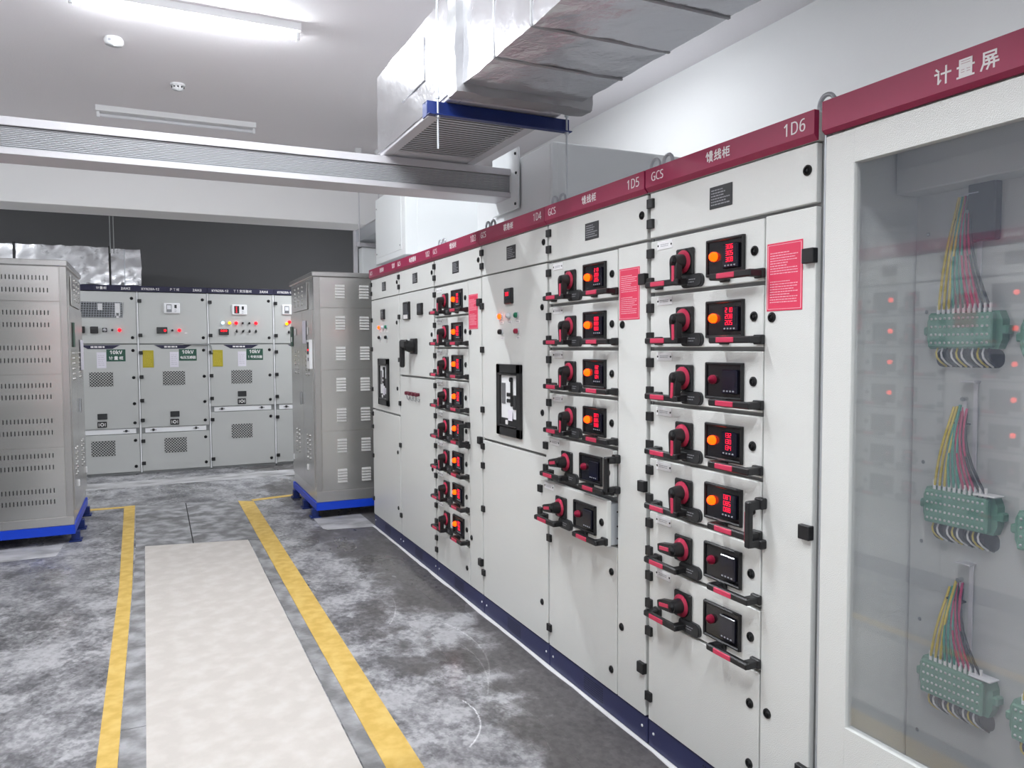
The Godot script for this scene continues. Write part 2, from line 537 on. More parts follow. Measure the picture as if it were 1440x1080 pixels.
func make_setting() -> void:
	# floor with its own coordinates, so that the dust lies where it lies
	var b := MB.new()
	b.quad(Vector3(LEFT_X, 0, FRONT_Z), Vector3(WALL_X, 0, FRONT_Z), Vector3(WALL_X, 0, BACK_Z), Vector3(LEFT_X, 0, BACK_Z))
	for q in b.v:
		b.uv.append(Vector2((q.x - FX0) / (FX1 - FX0), (q.z - FZ0) / (FZ1 - FZ0)))
	var n0 := b.v.size()
	b.rect(LEFT_X, WALL_X, -0.2, -0.002, BACK_Z, FRONT_Z)
	for k in b.v.size() - n0:
		b.uv.append(Vector2.ZERO)
	struct_piece("floor", b.done(), M.floor_paint, "grey painted concrete floor with scuffed pale dust")
	struct_piece("ceiling", MB.new().rect(LEFT_X - 0.2, WALL_X + 0.2, CEIL, CEIL + 0.2, BACK_Z - 0.2, FRONT_Z + 0.2).done(), M.ceiling_paint, "plain white plastered ceiling")
	struct_piece("wall_right", MB.new().rect(WALL_X, WALL_X + 0.2, -0.2, CEIL, BACK_Z - 0.2, FRONT_Z + 0.2).done(), M.wall_paint, "white wall behind the cabinet row")
	struct_piece("wall_left", MB.new().rect(LEFT_X - 0.2, LEFT_X, -0.2, CEIL, BACK_Z - 0.2, FRONT_Z + 0.2).done(), M.wall_paint)
	struct_piece("wall_front", MB.new().rect(LEFT_X, WALL_X, -0.2, CEIL, FRONT_Z, FRONT_Z + 0.2).done(), M.wall_paint)
	struct_piece("wall_back", MB.new().rect(LEFT_X, WALL_X, -0.2, CEIL, BACK_Z - 0.2, BACK_Z).done(), M.wall_shade_grey, "far end wall of the room, coloured dark grey to stand for shade")
	struct_piece("trim_1", MB.new().rect(LEFT_X, WALL_X, 2.8, CEIL, -8.2, -7.75, 0.004).done(), M.beam_paint, "white downstand beam across the room")
	# floor markings and sheets, each a thin layer of its own
	flat_strip("trim_2", [[-0.227, -0.149], [-0.232, -3.11], [-0.242, -5.5], [-0.30, -8.3], [-0.205, -8.3], [-0.165, -5.5], [-0.160, -3.11], [-0.150, -0.149]], 0.0035, M.floor_yellow, "left yellow line painted along the aisle floor")
	flat_strip("trim_3", [[0.745, -0.2], [0.735, -2.68], [0.735, -5.5], [0.733, -8.08], [0.872, -8.0], [0.868, -5.5], [0.862, -2.62], [0.86, -0.2]], 0.0035, M.floor_yellow, "right yellow line painted along the aisle floor")
	flat_strip("trim_4", [[-0.60, -8.22], [-0.30, -8.22], [-0.30, -8.29], [-0.60, -8.31]], 0.003, M.floor_yellow, "short yellow line turning left at the aisle end")
	flat_strip("trim_5", [[0.875, -8.02], [1.6, -8.18], [1.6, -8.26], [0.86, -8.10]], 0.003, M.floor_yellow, "short yellow line turning right at the aisle end")
	flat_strip("trim_6", [[-4.0, -9.37], [3.4, -9.50], [3.4, -9.95], [-4.0, -9.75]], 0.002, M.pale_concrete, "pale floor strip before the far cabinets")
	flat_strip("trim_7", [[-4.0, -6.52], [-0.70, -6.52], [-0.68, -6.9], [-4.0, -6.9]], 0.002, M.pale_concrete, "pale concrete strip before the left steel enclosure")
	flat_strip("trim_8", [[1.27, -6.52], [1.30, -6.46], [1.70, -6.40], [1.70, -6.95], [1.27, -6.95]], 0.002, M.pale_concrete, "pale concrete patch before the right steel enclosure")
	# white sealant along the foot of the cabinet row, a little uneven
	var g := RandomNumberGenerator.new()
	g.seed = 4
	var row := []
	var back := []
	for k in 46:
		var z := -6.42 + k * 0.12
		row.append([1.694 - g.randf_range(0.012, 0.022), z])
		back.push_front([1.698, z])
	flat_strip("trim_9", row + back, 0.003, M.white_paint, "white sealant line along the foot of the cabinet row")
	flat_strip("trim_10", [[0.24, -8.21], [0.262, -8.21], [0.256, -6.46], [0.234, -6.46]], 0.0015, M.gap_dark, "dark seam between the two grey floor sheets")
	flat_strip("trim_11", [[-0.166, -6.55], [-0.166, -6.53], [0.735, -6.365], [0.735, -6.40]], 0.0015, M.gap_dark, "dark seam at the head of the cream mat")
	# sheets laid between the yellow lines
	var sheets := [
		["grey rubber floor sheet at the aisle end, left of the seam", [[-0.20, -8.27], [0.246, -8.20], [0.241, -6.475], [-0.165, -6.54]]],
		["grey rubber floor sheet at the aisle end, right of the seam", [[0.255, -8.20], [0.728, -8.08], [0.732, -6.39], [0.250, -6.475]]],
		["narrow grey rubber strip left of the cream mat, its far length", [[-0.163, -6.545], [-0.104, -6.535], [-0.064, -3.40], [-0.158, -3.40]]],
		["narrow grey rubber strip left of the cream mat, its near length", [[-0.158, -3.395], [-0.064, -3.395], [-0.04, -0.4], [-0.148, -0.4]]],
		["long grey rubber strip between cream mat and right yellow line", [[0.655, -6.39], [0.733, -6.375], [0.735, -0.4], [0.668, -0.4]]],
	]
	for s in sheets:
		var o := part(self, numbered("floor_sheet"), slab_mesh(s[1], 0.003), M.rubber_grey)
		tag(o, s[0], "floor sheet", "grey rubber sheets between the yellow lines")
	var cm := part(self, numbered("floor_mat"), slab_mesh([[-0.100, -6.53], [0.649, -6.385], [0.660, -0.4], [-0.035, -0.4]], 0.006), M.mat_cream)
	tag(cm, "long cream insulating mat lying along the middle of the aisle", "mat")

func slab_mesh(pts: Array, t: float) -> Mesh:
	# pts: x,z corners; the slab is t thick and lies on the floor
	var b := MB.new()
	b.t = Transform3D(Basis(Vector3.RIGHT, -PI / 2), Vector3.ZERO)
	var poly := PackedVector2Array()
	for q in pts:
		poly.append(Vector2(q[0], -q[1]))
	b.prism(poly, 0.0, t)
	return b.done()

func flat_strip(called: String, pts: Array, t: float, m: Material, label: String) -> void:
	struct_piece(called, slab_mesh(pts, t), m, label)

func fluorescent(x0: float, z: float, lit: bool, label: String, turn := 0.0, power := 1.0) -> void:
	var o := thing("batten_light", label, "ceiling light", Vector3(x0 + 0.615, CEIL, z), turn, "fluorescent battens on the ceiling")
	# a folded steel batten: channel with sloping sides
	var b := MB.new()
	b.t = Transform3D(Basis(Vector3.UP, PI / 2), Vector3(-0.615, 0, 0))
	b.prism(PackedVector2Array([Vector2(-0.058, 0), Vector2(0.058, 0), Vector2(0.045, -0.04), Vector2(-0.045, -0.04)]), 0.0, 1.23)
	part(o, "batten", b.done(), M.plastic_white)
	for s in [-1, 1]:
		var h := MB.new().rect(s * 0.6 - 0.012, s * 0.6 + 0.012, -0.085, -0.03, -0.013, 0.013, 0.004)
		part(o, "lamp_holder", h.done(), M.plastic_white)
	var tube := MB.new().cyl(Vector3(-0.588, -0.066, 0), Vector3(0.588, -0.066, 0), 0.014, -1, 16)
	part(o, "tube", tube.done(), (M.tube_lit if power > 0.5 or power == 0.1 else M.tube_dim) if lit else M.lens_white)
	if lit:
		var l := AreaLight3D.new()
		l.name = "tube_light"
		l.area_size = Vector2(1.17, 0.03)
		l.light_energy = LAMP * power
		l.light_color = Color(0.965, 0.985, 1.0)
		l.area_range = 14.0
		l.area_attenuation = 2.0
		l.shadow_enabled = true
		l.rotation.x = -PI / 2
		l.position = Vector3(0, -0.083, 0)
		o.add_child(l)

func detector(x: float, z: float, kind: int, label: String) -> void:
	var o := thing("smoke_detector", label, "smoke detector", Vector3(x, CEIL, z), 0.0, "smoke detectors on the ceiling")
	var dn := Vector3.DOWN
	part(o, "base", MB.new().lathe(Vector3.ZERO, dn, [[0.052, 0.0], [0.052, 0.012], [0.046, 0.014]]).done(), M.plastic_white)
	if kind == 0:
		part(o, "sensor_head", MB.new().lathe(Vector3.ZERO, dn, [[0.058, 0.012], [0.058, 0.03], [0.05, 0.042], [0.0, 0.048]]).done(), M.plastic_white)
		part(o, "status_lens", MB.new().rect(-0.03, -0.014, -0.034, -0.022, 0.05, 0.058).done(), M.print_grey)
	else:
		part(o, "sensor_head", MB.new().lathe(Vector3.ZERO, dn, [[0.04, 0.012], [0.04, 0.036], [0.03, 0.044], [0.0, 0.046]]).done(), M.plastic_white)
		for k in 9:
			var a := TAU * k / 9
			var q := Vector3(sin(a), 0, cos(a)) * 0.039
			part(o, "smoke_slot", bx(Vector3(0.012, 0.01, 0.012), 0.002), M.black, q + Vector3(0, -0.026, 0))

func foil_box(x0: float, x1: float, y0: float, y1: float, z0: float, z1: float, step: float, amp: float, seed_: int) -> Mesh:
	# a wrapped box whose skin is crumpled a few millimetres
	var f := FastNoiseLite.new()
	f.frequency = 1.0 / 0.16
	f.fractal_octaves = 3
	f.seed = seed_
	var disp := func(p: Vector3) -> Vector3:
		return p + Vector3(f.get_noise_3dv(p), f.get_noise_3dv(p + Vector3(7, 0, 0)), f.get_noise_3dv(p + Vector3(0, 9, 0))) * amp
	var b := MB.new()
	var lo := Vector3(x0, y0, z0)
	var hi := Vector3(x1, y1, z1)
	for ax in 3:
		var p1 := (ax + 1) % 3
		var p2 := (ax + 2) % 3
		var n1 := maxi(1, int(ceil((hi[p1] - lo[p1]) / step)))
		var n2 := maxi(1, int(ceil((hi[p2] - lo[p2]) / step)))
		for sg in 2:
			var grid := []
			for i in n1 + 1:
				var line := PackedVector3Array()
				for j in n2 + 1:
					var p := Vector3()
					p[ax] = hi[ax] if sg else lo[ax]
					p[p1] = lerpf(lo[p1], hi[p1], float(i) / n1)
					p[p2] = lerpf(lo[p2], hi[p2], float(j) / n2)
					line.append(disp.call(p))
				grid.append(line)
			var nrm := func(i: int, j: int) -> Vector3:
				var a: Vector3 = grid[mini(i + 1, n1)][j] - grid[maxi(i - 1, 0)][j]
				var c: Vector3 = grid[i][mini(j + 1, n2)] - grid[i][maxi(j - 1, 0)]
				return a.cross(c).normalized() * (1.0 if sg else -1.0)
			for i in n1:
				for j in n2:
					var A: Vector3 = grid[i][j]; var B: Vector3 = grid[i + 1][j]; var C: Vector3 = grid[i + 1][j + 1]; var D: Vector3 = grid[i][j + 1]
					var nA: Vector3 = nrm.call(i, j); var nB: Vector3 = nrm.call(i + 1, j); var nC: Vector3 = nrm.call(i + 1, j + 1); var nD: Vector3 = nrm.call(i, j + 1)
					if sg:
						b.tri(A, B, C, nA, nB, nC); b.tri(A, C, D, nA, nC, nD)
					else:
						b.tri(A, C, B, nA, nC, nB); b.tri(A, D, C, nA, nD, nC)
	return b.done()

func make_overhead() -> void:
	for i in 4:
		fluorescent(-0.375, LIT_Z[i], true, ["lit fluorescent batten on the ceiling above the aisle", "second lit batten over the aisle, just above the frame", "third lit batten over the aisle, above the camera", "fourth lit batten over the aisle, behind the camera"][i])
	fluorescent(-3.1, -4.84, true, "lit batten behind the opposite row, outside the frame", 0.0, 0.1)
	fluorescent(2.6 - 0.615, -4.5, true, "lit batten over the passage behind the cabinet row, hidden by the duct", PI / 2, 0.2)
	fluorescent(2.6 - 0.615, 1.8, true, "lit batten over the passage behind the cabinet row, behind the camera", PI / 2, 0.2)
	fluorescent(-3.1, -9.3, true, "added unseen batten brightening the far cabinets, beyond the beam, left end outside the frame", 0.0, 0.75)  # added lamp, lifts the far row from out of view
	fluorescent(1.7, -9.3, true, "added unseen batten brightening the far cabinets, right end, hidden by the downstand beam")  # added as well, fills the far zone from behind the beam
	fluorescent(-0.375, -7.08, false, "unlit white fluorescent batten on the ceiling in front of the downstand beam")
	detector(-0.18, -5.50, 0, "larger plain white smoke detector on the ceiling, the nearer one")
	detector(0.21, -6.25, 1, "smaller white smoke detector with dark slots, beside the unlit batten light")
	make_duct()
	make_bus_bridge()
	make_top_boxes()
	make_tray()
	make_far_duct()

func make_duct() -> void:
	var x0 := 1.128
	var x1 := 1.668
	var y0 := 2.58
	var y1 := 3.0
	var o := thing("air_duct", "foil wrapped air duct hanging above the cabinet row, with a louvred grille underneath", "air duct", Vector3((x0 + x1) / 2, y0, -2.9))
	var loc := Transform3D(Basis(), -o.position)
	# the wrapped lengths, one sheet of foil each
	var cuts := [2.6, 1.7, 0.9, 0.1, -0.45, -0.95, -1.3, -1.62, -1.93, -2.24, -2.54, -2.84]
	for k in cuts.size() - 1:
		var m := foil_box(x0 + 0.0006 * (k % 2), x1 - 0.0006 * (k % 2), y0 + 0.0006 * (k % 2), y1, cuts[k + 1], cuts[k], 0.03 if k > 3 else 0.1, 0.005, 70)
		part(o, "foil_sheet", m, M.foil, loc.origin)
	for k in range(3, cuts.size() - 1):
		var z: float = cuts[k]
		var tp := MB.new()
		tp.rect(x0 - 0.004, x1 + 0.004, y0 - 0.0045, y0 + 0.002, z - 0.006, z + 0.006, 0.002)
		tp.rect(x0 - 0.0045, x0 + 0.002, y0, y1, z - 0.006, z + 0.006, 0.002)
		part(o, "foil_tape", tp.done(), M.foil_tape, loc.origin)
	# flange where the two lengths meet
	for q in [[x0 - 0.03, x1 + 0.05, y0 - 0.03, y0 + 0.012, -2.93, -2.84], [x0 - 0.03, x0 + 0.015, y0, y1, -2.93, -2.84], [x1 - 0.01, x1 + 0.05, y0, y1, -2.93, -2.84]]:
		part(o, "flange", foil_box(q[0], q[1], q[2], q[3], q[4], q[5], 0.02, 0.012, 91), M.foil_tape, loc.origin)
	# end box with the grille
	var e := part(o, "end_box", foil_box(x0, x1, y0 + 0.012, y1, -4.1, -2.93, 0.03, 0.004, 95), M.foil, loc.origin)
	var hp := MB.new().rect(x0 - 0.008, x0 - 0.001, 2.735, 2.93, -3.64, -3.30, 0.002)
	part(e, "access_panel", hp.done(), M.foil)
	var gr := MB.new()
	gr.rect(x0 + 0.005, x0 + 0.06, y0 - 0.006, y0 + 0.014, -4.07, -3.02, 0.003)
	gr.rect(x1 - 0.055, x1 - 0.002, y0 - 0.006, y0 + 0.014, -4.07, -3.02, 0.003)
	gr.rect(x0 + 0.06, x1 - 0.055, y0 - 0.006, y0 + 0.014, -4.07, -3.92, 0.003)
	gr.rect(x0 + 0.06, x1 - 0.055, y0 - 0.006, y0 + 0.014, -3.08, -3.02, 0.003)
	var gp := part(o, "grille_frame", gr.done(), M.bar_aluminium, loc.origin)
	part(gp, "grille_back", MB.new().rect(x0 + 0.06, x1 - 0.055, y0 + 0.009, y0 + 0.012, -3.92, -3.08).done(), M.gap_dark)
	var lm := MB.new()
	lm.box(Vector3.ZERO, Vector3(x1 - x0 - 0.115, 0.002, 0.017))
	var lmesh := lm.done()
	for k in 24:
		part(gp, "louver", lmesh, M.rib_aluminium, Vector3((x0 + x1) / 2 + 0.0025, y0 - 0.004, -3.90 + k * 0.035))
	# blue angle that carries the duct, on two threaded rods
	var a := thing("support_angle", "dark blue steel angle slung under the air duct flange", "bracket", Vector3(1.388, 2.508, -3.06))
	var am := MB.new()
	am.rect(-0.338, 0.338, 0.0, 0.062, 0.0, 0.006, 0.001)
	am.rect(-0.338, 0.338, 0.056, 0.062, -0.05, 0.0, 0.001)
	am.rect(-0.338, 0.338, 0.0, 0.005, 0.0, 0.035, 0.001)
	am.rect(-0.338, -0.332, 0.0, 0.06, -0.05, 0.0)
	part(a, "angle_bar", am.done(), M.blue_dark)
	for s in [[1.093, 2.372, "left"], [1.705, 2.227, "right"]]:
		var r := thing("threaded_rod", "thin threaded hanger rod through the %s end of the blue angle" % s[2], "hanger rod", Vector3(s[0], s[1], -3.04), 0.0, "rods of the blue angle")
		part(r, "rod", MB.new().cyl(Vector3.ZERO, Vector3(0, CEIL - s[1], 0), 0.0045, -1, 8).done(), M.zinc)
		part(r, "nut", MB.new().cyl(Vector3(0, 2.498 - s[1], 0), Vector3(0, 2.510 - s[1], 0), 0.010, -1, 6).done(), M.zinc)
		part(r, "nut", MB.new().cyl(Vector3(0, 2.576 - s[1], 0), Vector3(0, 2.586 - s[1], 0), 0.010, -1, 6).done(), M.zinc)

func make_bus_bridge() -> void:
	var o := thing("busbar_bridge", "long pale metal busbar bridge with ribbed side, crossing above the aisle", "busbar duct", Vector3(0.4, 2.355, -4.1))
	var xa := -2.3
	var xb := 1.478
	var y0 := 0.045
	part(o, "bridge_core", bx(Vector3(xb - xa, 0.11, 0.168)), M.frame_grey, Vector3((xa + xb) / 2, y0 + 0.078, 0))
	for s in [[1, 0.125, 0.163], [0, 0.0, 0.028]]:
		for f in [-1, 1]:
			var m := MB.new()
			m.rect(xa, xb, y0 + s[1], y0 + s[2], f * 0.1 - 0.004, f * 0.1 + 0.004, 0.0015)
			m.rect(xa, xb, y0 + s[2] - 0.006 if s[0] else y0, y0 + s[2] if s[0] else y0 + 0.006, minf(0.0, f * 0.1), maxf(0.0, f * 0.1))
			part(o, "flange_rail", m.done(), M.bar_aluminium)
	for f in [-1, 1]:
		var m := MB.new()
		for k in 12:
			var y := y0 + 0.029 + k * 0.008
			m.rect(xa, xb - 0.005, y, y + 0.0055, f * 0.08 - 0.012, f * 0.08 + 0.012, 0.002)
		part(o, "ribbed_panel", m.done(), M.rib_aluminium).set_meta("kind", "stuff")
	for f in [-1, 1]:
		for x in [-0.75, 0.2]:
			part(o, "joint_plate", MB.new().rect(x - 0.03, x + 0.03, y0 + 0.128, y0 + 0.16, f * 0.104 - 0.002, f * 0.104 + 0.002).done(), M.bar_aluminium)
	var e := part(o, "end_plate", MB.new().rect(xb - 0.004, xb + 0.008, -0.03, 0.31, -0.155, 0.2, 0.002).done(), M.box_white)
	for q in [[0.0, 0.17], [0.17, 0.18], [0.28, 0.17]]:
		part(e, "screw", MB.new().cyl(Vector3(xb - 0.004, q[0], q[1]), Vector3(xb - 0.01, q[0], q[1]), 0.008, -1, 8).done(), M.gap_dark)

func panel_box(o: Node3D, x0: float, x1: float, y0: float, y1: float, z0: float, z1: float, sheets: Array) -> void:
	block(o, "box_shell", M.box_white, x0, x1, y0, y1, z0, z1, 0.004)
	for s in sheets:
		# [x0,x1,y0,y1,z0,z1] of a cover sheet standing 2 mm proud, screws at its corners when s[6]
		var c := block(o, "cover_sheet", M.box_white, s[0], s[1], s[2], s[3], s[4], s[5], 0.0015)
		if s[6]:
			for i in 4:
				var y: float = (s[3] - s[2]) / 2 - 0.035
				var z: float = (s[5] - s[4]) / 2 - 0.03
				part(c, "screw", MB.new().cyl(Vector3.ZERO, Vector3(-0.004, 0, 0), 0.006, -1, 8).done(), M.print_grey, Vector3(-(s[1] - s[0]) / 2, y if i & 1 else -y, z if i & 2 else -z))

func make_top_boxes() -> void:
	var a := thing("busbar_box", "tall bright white steel box standing on the far end of the cabinet row", "busbar box", Vector3(2.2, 2.2, -6.0))
	# local: the front face looks to -x, the near face to +z
	for s in [-1, 1]:
		block(a, "foot", M.gap_dark, -0.40, 0.40, 0.0, 0.055, s * 0.36 - 0.03, s * 0.36 + 0.03)
	panel_box(a, -0.455, 0.5, 0.05, 0.60, -0.45, 0.40, [
		[-0.458, -0.452, 0.10, 0.55, -0.43, 0.30, true],
		[-0.36, 0.49, 0.06, 0.59, 0.398, 0.402, false]])
	var b := thing("busbar_box", "wide pale grey steel box on the cabinets where the busbar bridge ends", "busbar box", Vector3(2.30, 2.2, -4.0))
	panel_box(b, -0.40, 0.62, 0.005, 0.412, -0.56, 0.46, [
		[-0.403, -0.397, 0.02, 0.405, -0.54, 0.44, false],
		[-0.37, 0.6, 0.02, 0.405, 0.458, 0.462, false]])

func make_tray() -> void:
	var o := thing("cable_tray", "steel cable tray hung on rods above the right steel enclosure", "cable tray", Vector3(1.95, 2.2, -7.25))
	# local origin at (1.95, 2.2, -7.25); the tray runs away from the camera, its drop stands at the far end
	part(o, "tray_floor", MB.new().rect(-0.07, 0.25, 0.40, 0.405, -0.46, 0.62).done(), M.zinc)
	for x in [-0.07, 0.25]:
		part(o, "tray_side", MB.new().rect(x - 0.004, x + 0.004, 0.40, 0.52, -0.46, 0.62, 0.001).done(), M.zinc)
	part(o, "tray_lip", MB.new().rect(-0.082, -0.05, 0.515, 0.525, -0.46, 0.62, 0.002).done(), M.bar_aluminium)
	for x in [-0.085, 0.115]:
		var r := part(o, "hanger_rod", MB.new().cyl(Vector3(x, 0.34, -0.25), Vector3(x, CEIL - 2.2, -0.25), 0.006, -1, 8).done(), M.bar_aluminium)
		part(r, "ceiling_clip", MB.new().rect(x - 0.03, x + 0.03, CEIL - 2.25, CEIL - 2.2, -0.27, -0.23, 0.004).done(), M.plastic_white)
	part(o, "strut", MB.new().rect(-0.11, 0.30, 0.345, 0.385, -0.30, -0.26, 0.003).done(), M.bar_aluminium)
	part(o, "drop_duct", MB.new().rect(-0.045, 0.25, 0.03, 0.345, -0.45, -0.30, 0.006).done(), M.box_white)
	part(o, "drop_rail", MB.new().rect(-0.10, -0.06, 0.03, 0.52, -0.46, -0.42, 0.004).done(), M.bar_aluminium)

func make_far_duct() -> void:
	var o := thing("air_duct", "foil wrapped air duct hung low against the dim far wall", "air duct", Vector3(-1.3, 2.36, -11.3))
	var cuts := [-1.6, -0.215, 0.82, 1.18]
	for k in 3:
		part(o, "foil_sheet", foil_box(cuts[k] + 0.004, cuts[k + 1] - 0.004, 0, 0.47 - 0.01 * int(k == 2), -0.25, 0.25, 0.05, 0.016, 110 + k), M.foil)
	for k in [1, 2]:
		part(o, "duct_strap", MB.new().rect(cuts[k] - 0.012, cuts[k] + 0.012, -0.01, 0.49, -0.26, 0.265).done(), M.gap_dark)
	part(o, "seam_strip", MB.new().rect(0.98, 0.992, 0.0, 0.46, 0.25, 0.262).done(), M.zinc)
	for x in [0.83, 0.87]:
		part(o, "hanger_rod", MB.new().cyl(Vector3(x, 0.4, 0.27), Vector3(x, CEIL - 2.36, 0.27), 0.006, -1, 8).done(), M.frame_grey)

func sheet(parent: Node, called: String, u0: float, u1: float, y0: float, y1: float, m: Material, z1 := 0.0, t := 0.022) -> MeshInstance3D:
	# a door or cover: gap of 3 mm all round, its outer face at z1
	return block(parent, called, m, u0 + 0.003, u1 - 0.003, y0 + 0.003, y1 - 0.003, z1 - t, z1, 0.002)

func lock(parent: Node, u: float, y: float, z := 0.0, r := 0.0155) -> void:
	# quarter-turn lock: black bezel with a recessed key
	var key := "lock%s" % r
	if not cache.has(key):
		var b := MB.new()
		b.lathe(Vector3.ZERO, Vector3(0, 0, 1), [[r, 0.0], [r, 0.003], [r * 0.85, 0.0055], [r * 0.55, 0.0055], [r * 0.5, 0.002], [0.0, 0.002]], 18)
		b.rect(-r * 0.22, r * 0.22, -r * 0.32, r * 0.32, 0.0, 0.0045, 0.001)
		cache[key] = b.done()
	part(parent, "lock", cache[key], M.black, Vector3(u, y, z))

func hinge(parent: Node, u: float, y: float, z := 0.0, big := false) -> void:
	var key := "hinge%s" % big
	if not cache.has(key):
		var b := MB.new()
		var w := 0.021 if big else 0.0165
		b.rect(-w, w, -0.021 if big else -0.0175, 0.021 if big else 0.0175, -0.006, 0.016 if big else 0.012, 0.002)
		b.cyl(Vector3(-w * 0.9, -0.0165, 0.008), Vector3(-w * 0.9, 0.0165, 0.008), 0.0055, -1, 10)
		cache[key] = b.done()
	part(parent, "hinge", cache[key], M.black, Vector3(u, y, z))

func cached(key: String, f: Callable) -> Mesh:
	if not cache.has(key):
		cache[key] = f.call(MB.new()).done()
	return cache[key]

func rounded(w: float, h: float, r: float, n := 4) -> PackedVector2Array:
	var p := PackedVector2Array()
	for c in [[1, 1, 0.0], [-1, 1, PI / 2], [-1, -1, PI], [1, -1, PI * 1.5]]:
		for i in n + 1:
			var a: float = c[2] + PI / 2 * i / n
			p.append(Vector2(c[0] * (w / 2 - r) + r * cos(a), c[1] * (h / 2 - r) + r * sin(a)))
	return p

func pull_handle(parent: Node, u: float, y: float, length := 0.19, turn := 0.0, stand := 0.052) -> void:
	# bow handle: two posts, a bar and a red grip pad
	var k := "pull%s_%s" % [length, stand]
	var hm := cached(k, func(b: MB) -> MB:
		var h := length / 2
		b.rect(-h, -h + 0.03, -0.011, 0.011, 0.0, stand, 0.003)
		b.rect(h - 0.03, h, -0.011, 0.011, 0.0, stand, 0.003)
		b.rect(-h - 0.004, -h + 0.036, -0.015, 0.015, -0.001, 0.014, 0.003)
		b.rect(h - 0.036, h + 0.004, -0.015, 0.015, -0.001, 0.014, 0.003)
		b.rect(-h, h, -0.011, 0.011, stand - 0.012, stand + 0.008, 0.004)
		return b)
	var o := part(parent, "pull_handle", hm, M.black, Vector3(u, y, 0), Vector3(0, 0, turn))
	# stays within thing > part > sub-part: the pad is a neighbour of the handle
	var gm := cached("grip%s_%s" % [length, stand], func(b: MB) -> MB:
		return b.rect(-length * 0.30, length * 0.13, -0.0085, 0.0085, stand + 0.004, stand + 0.0105, 0.002))
	part(parent, "handle_grip", gm, M.grip_red, o.position, o.rotation)

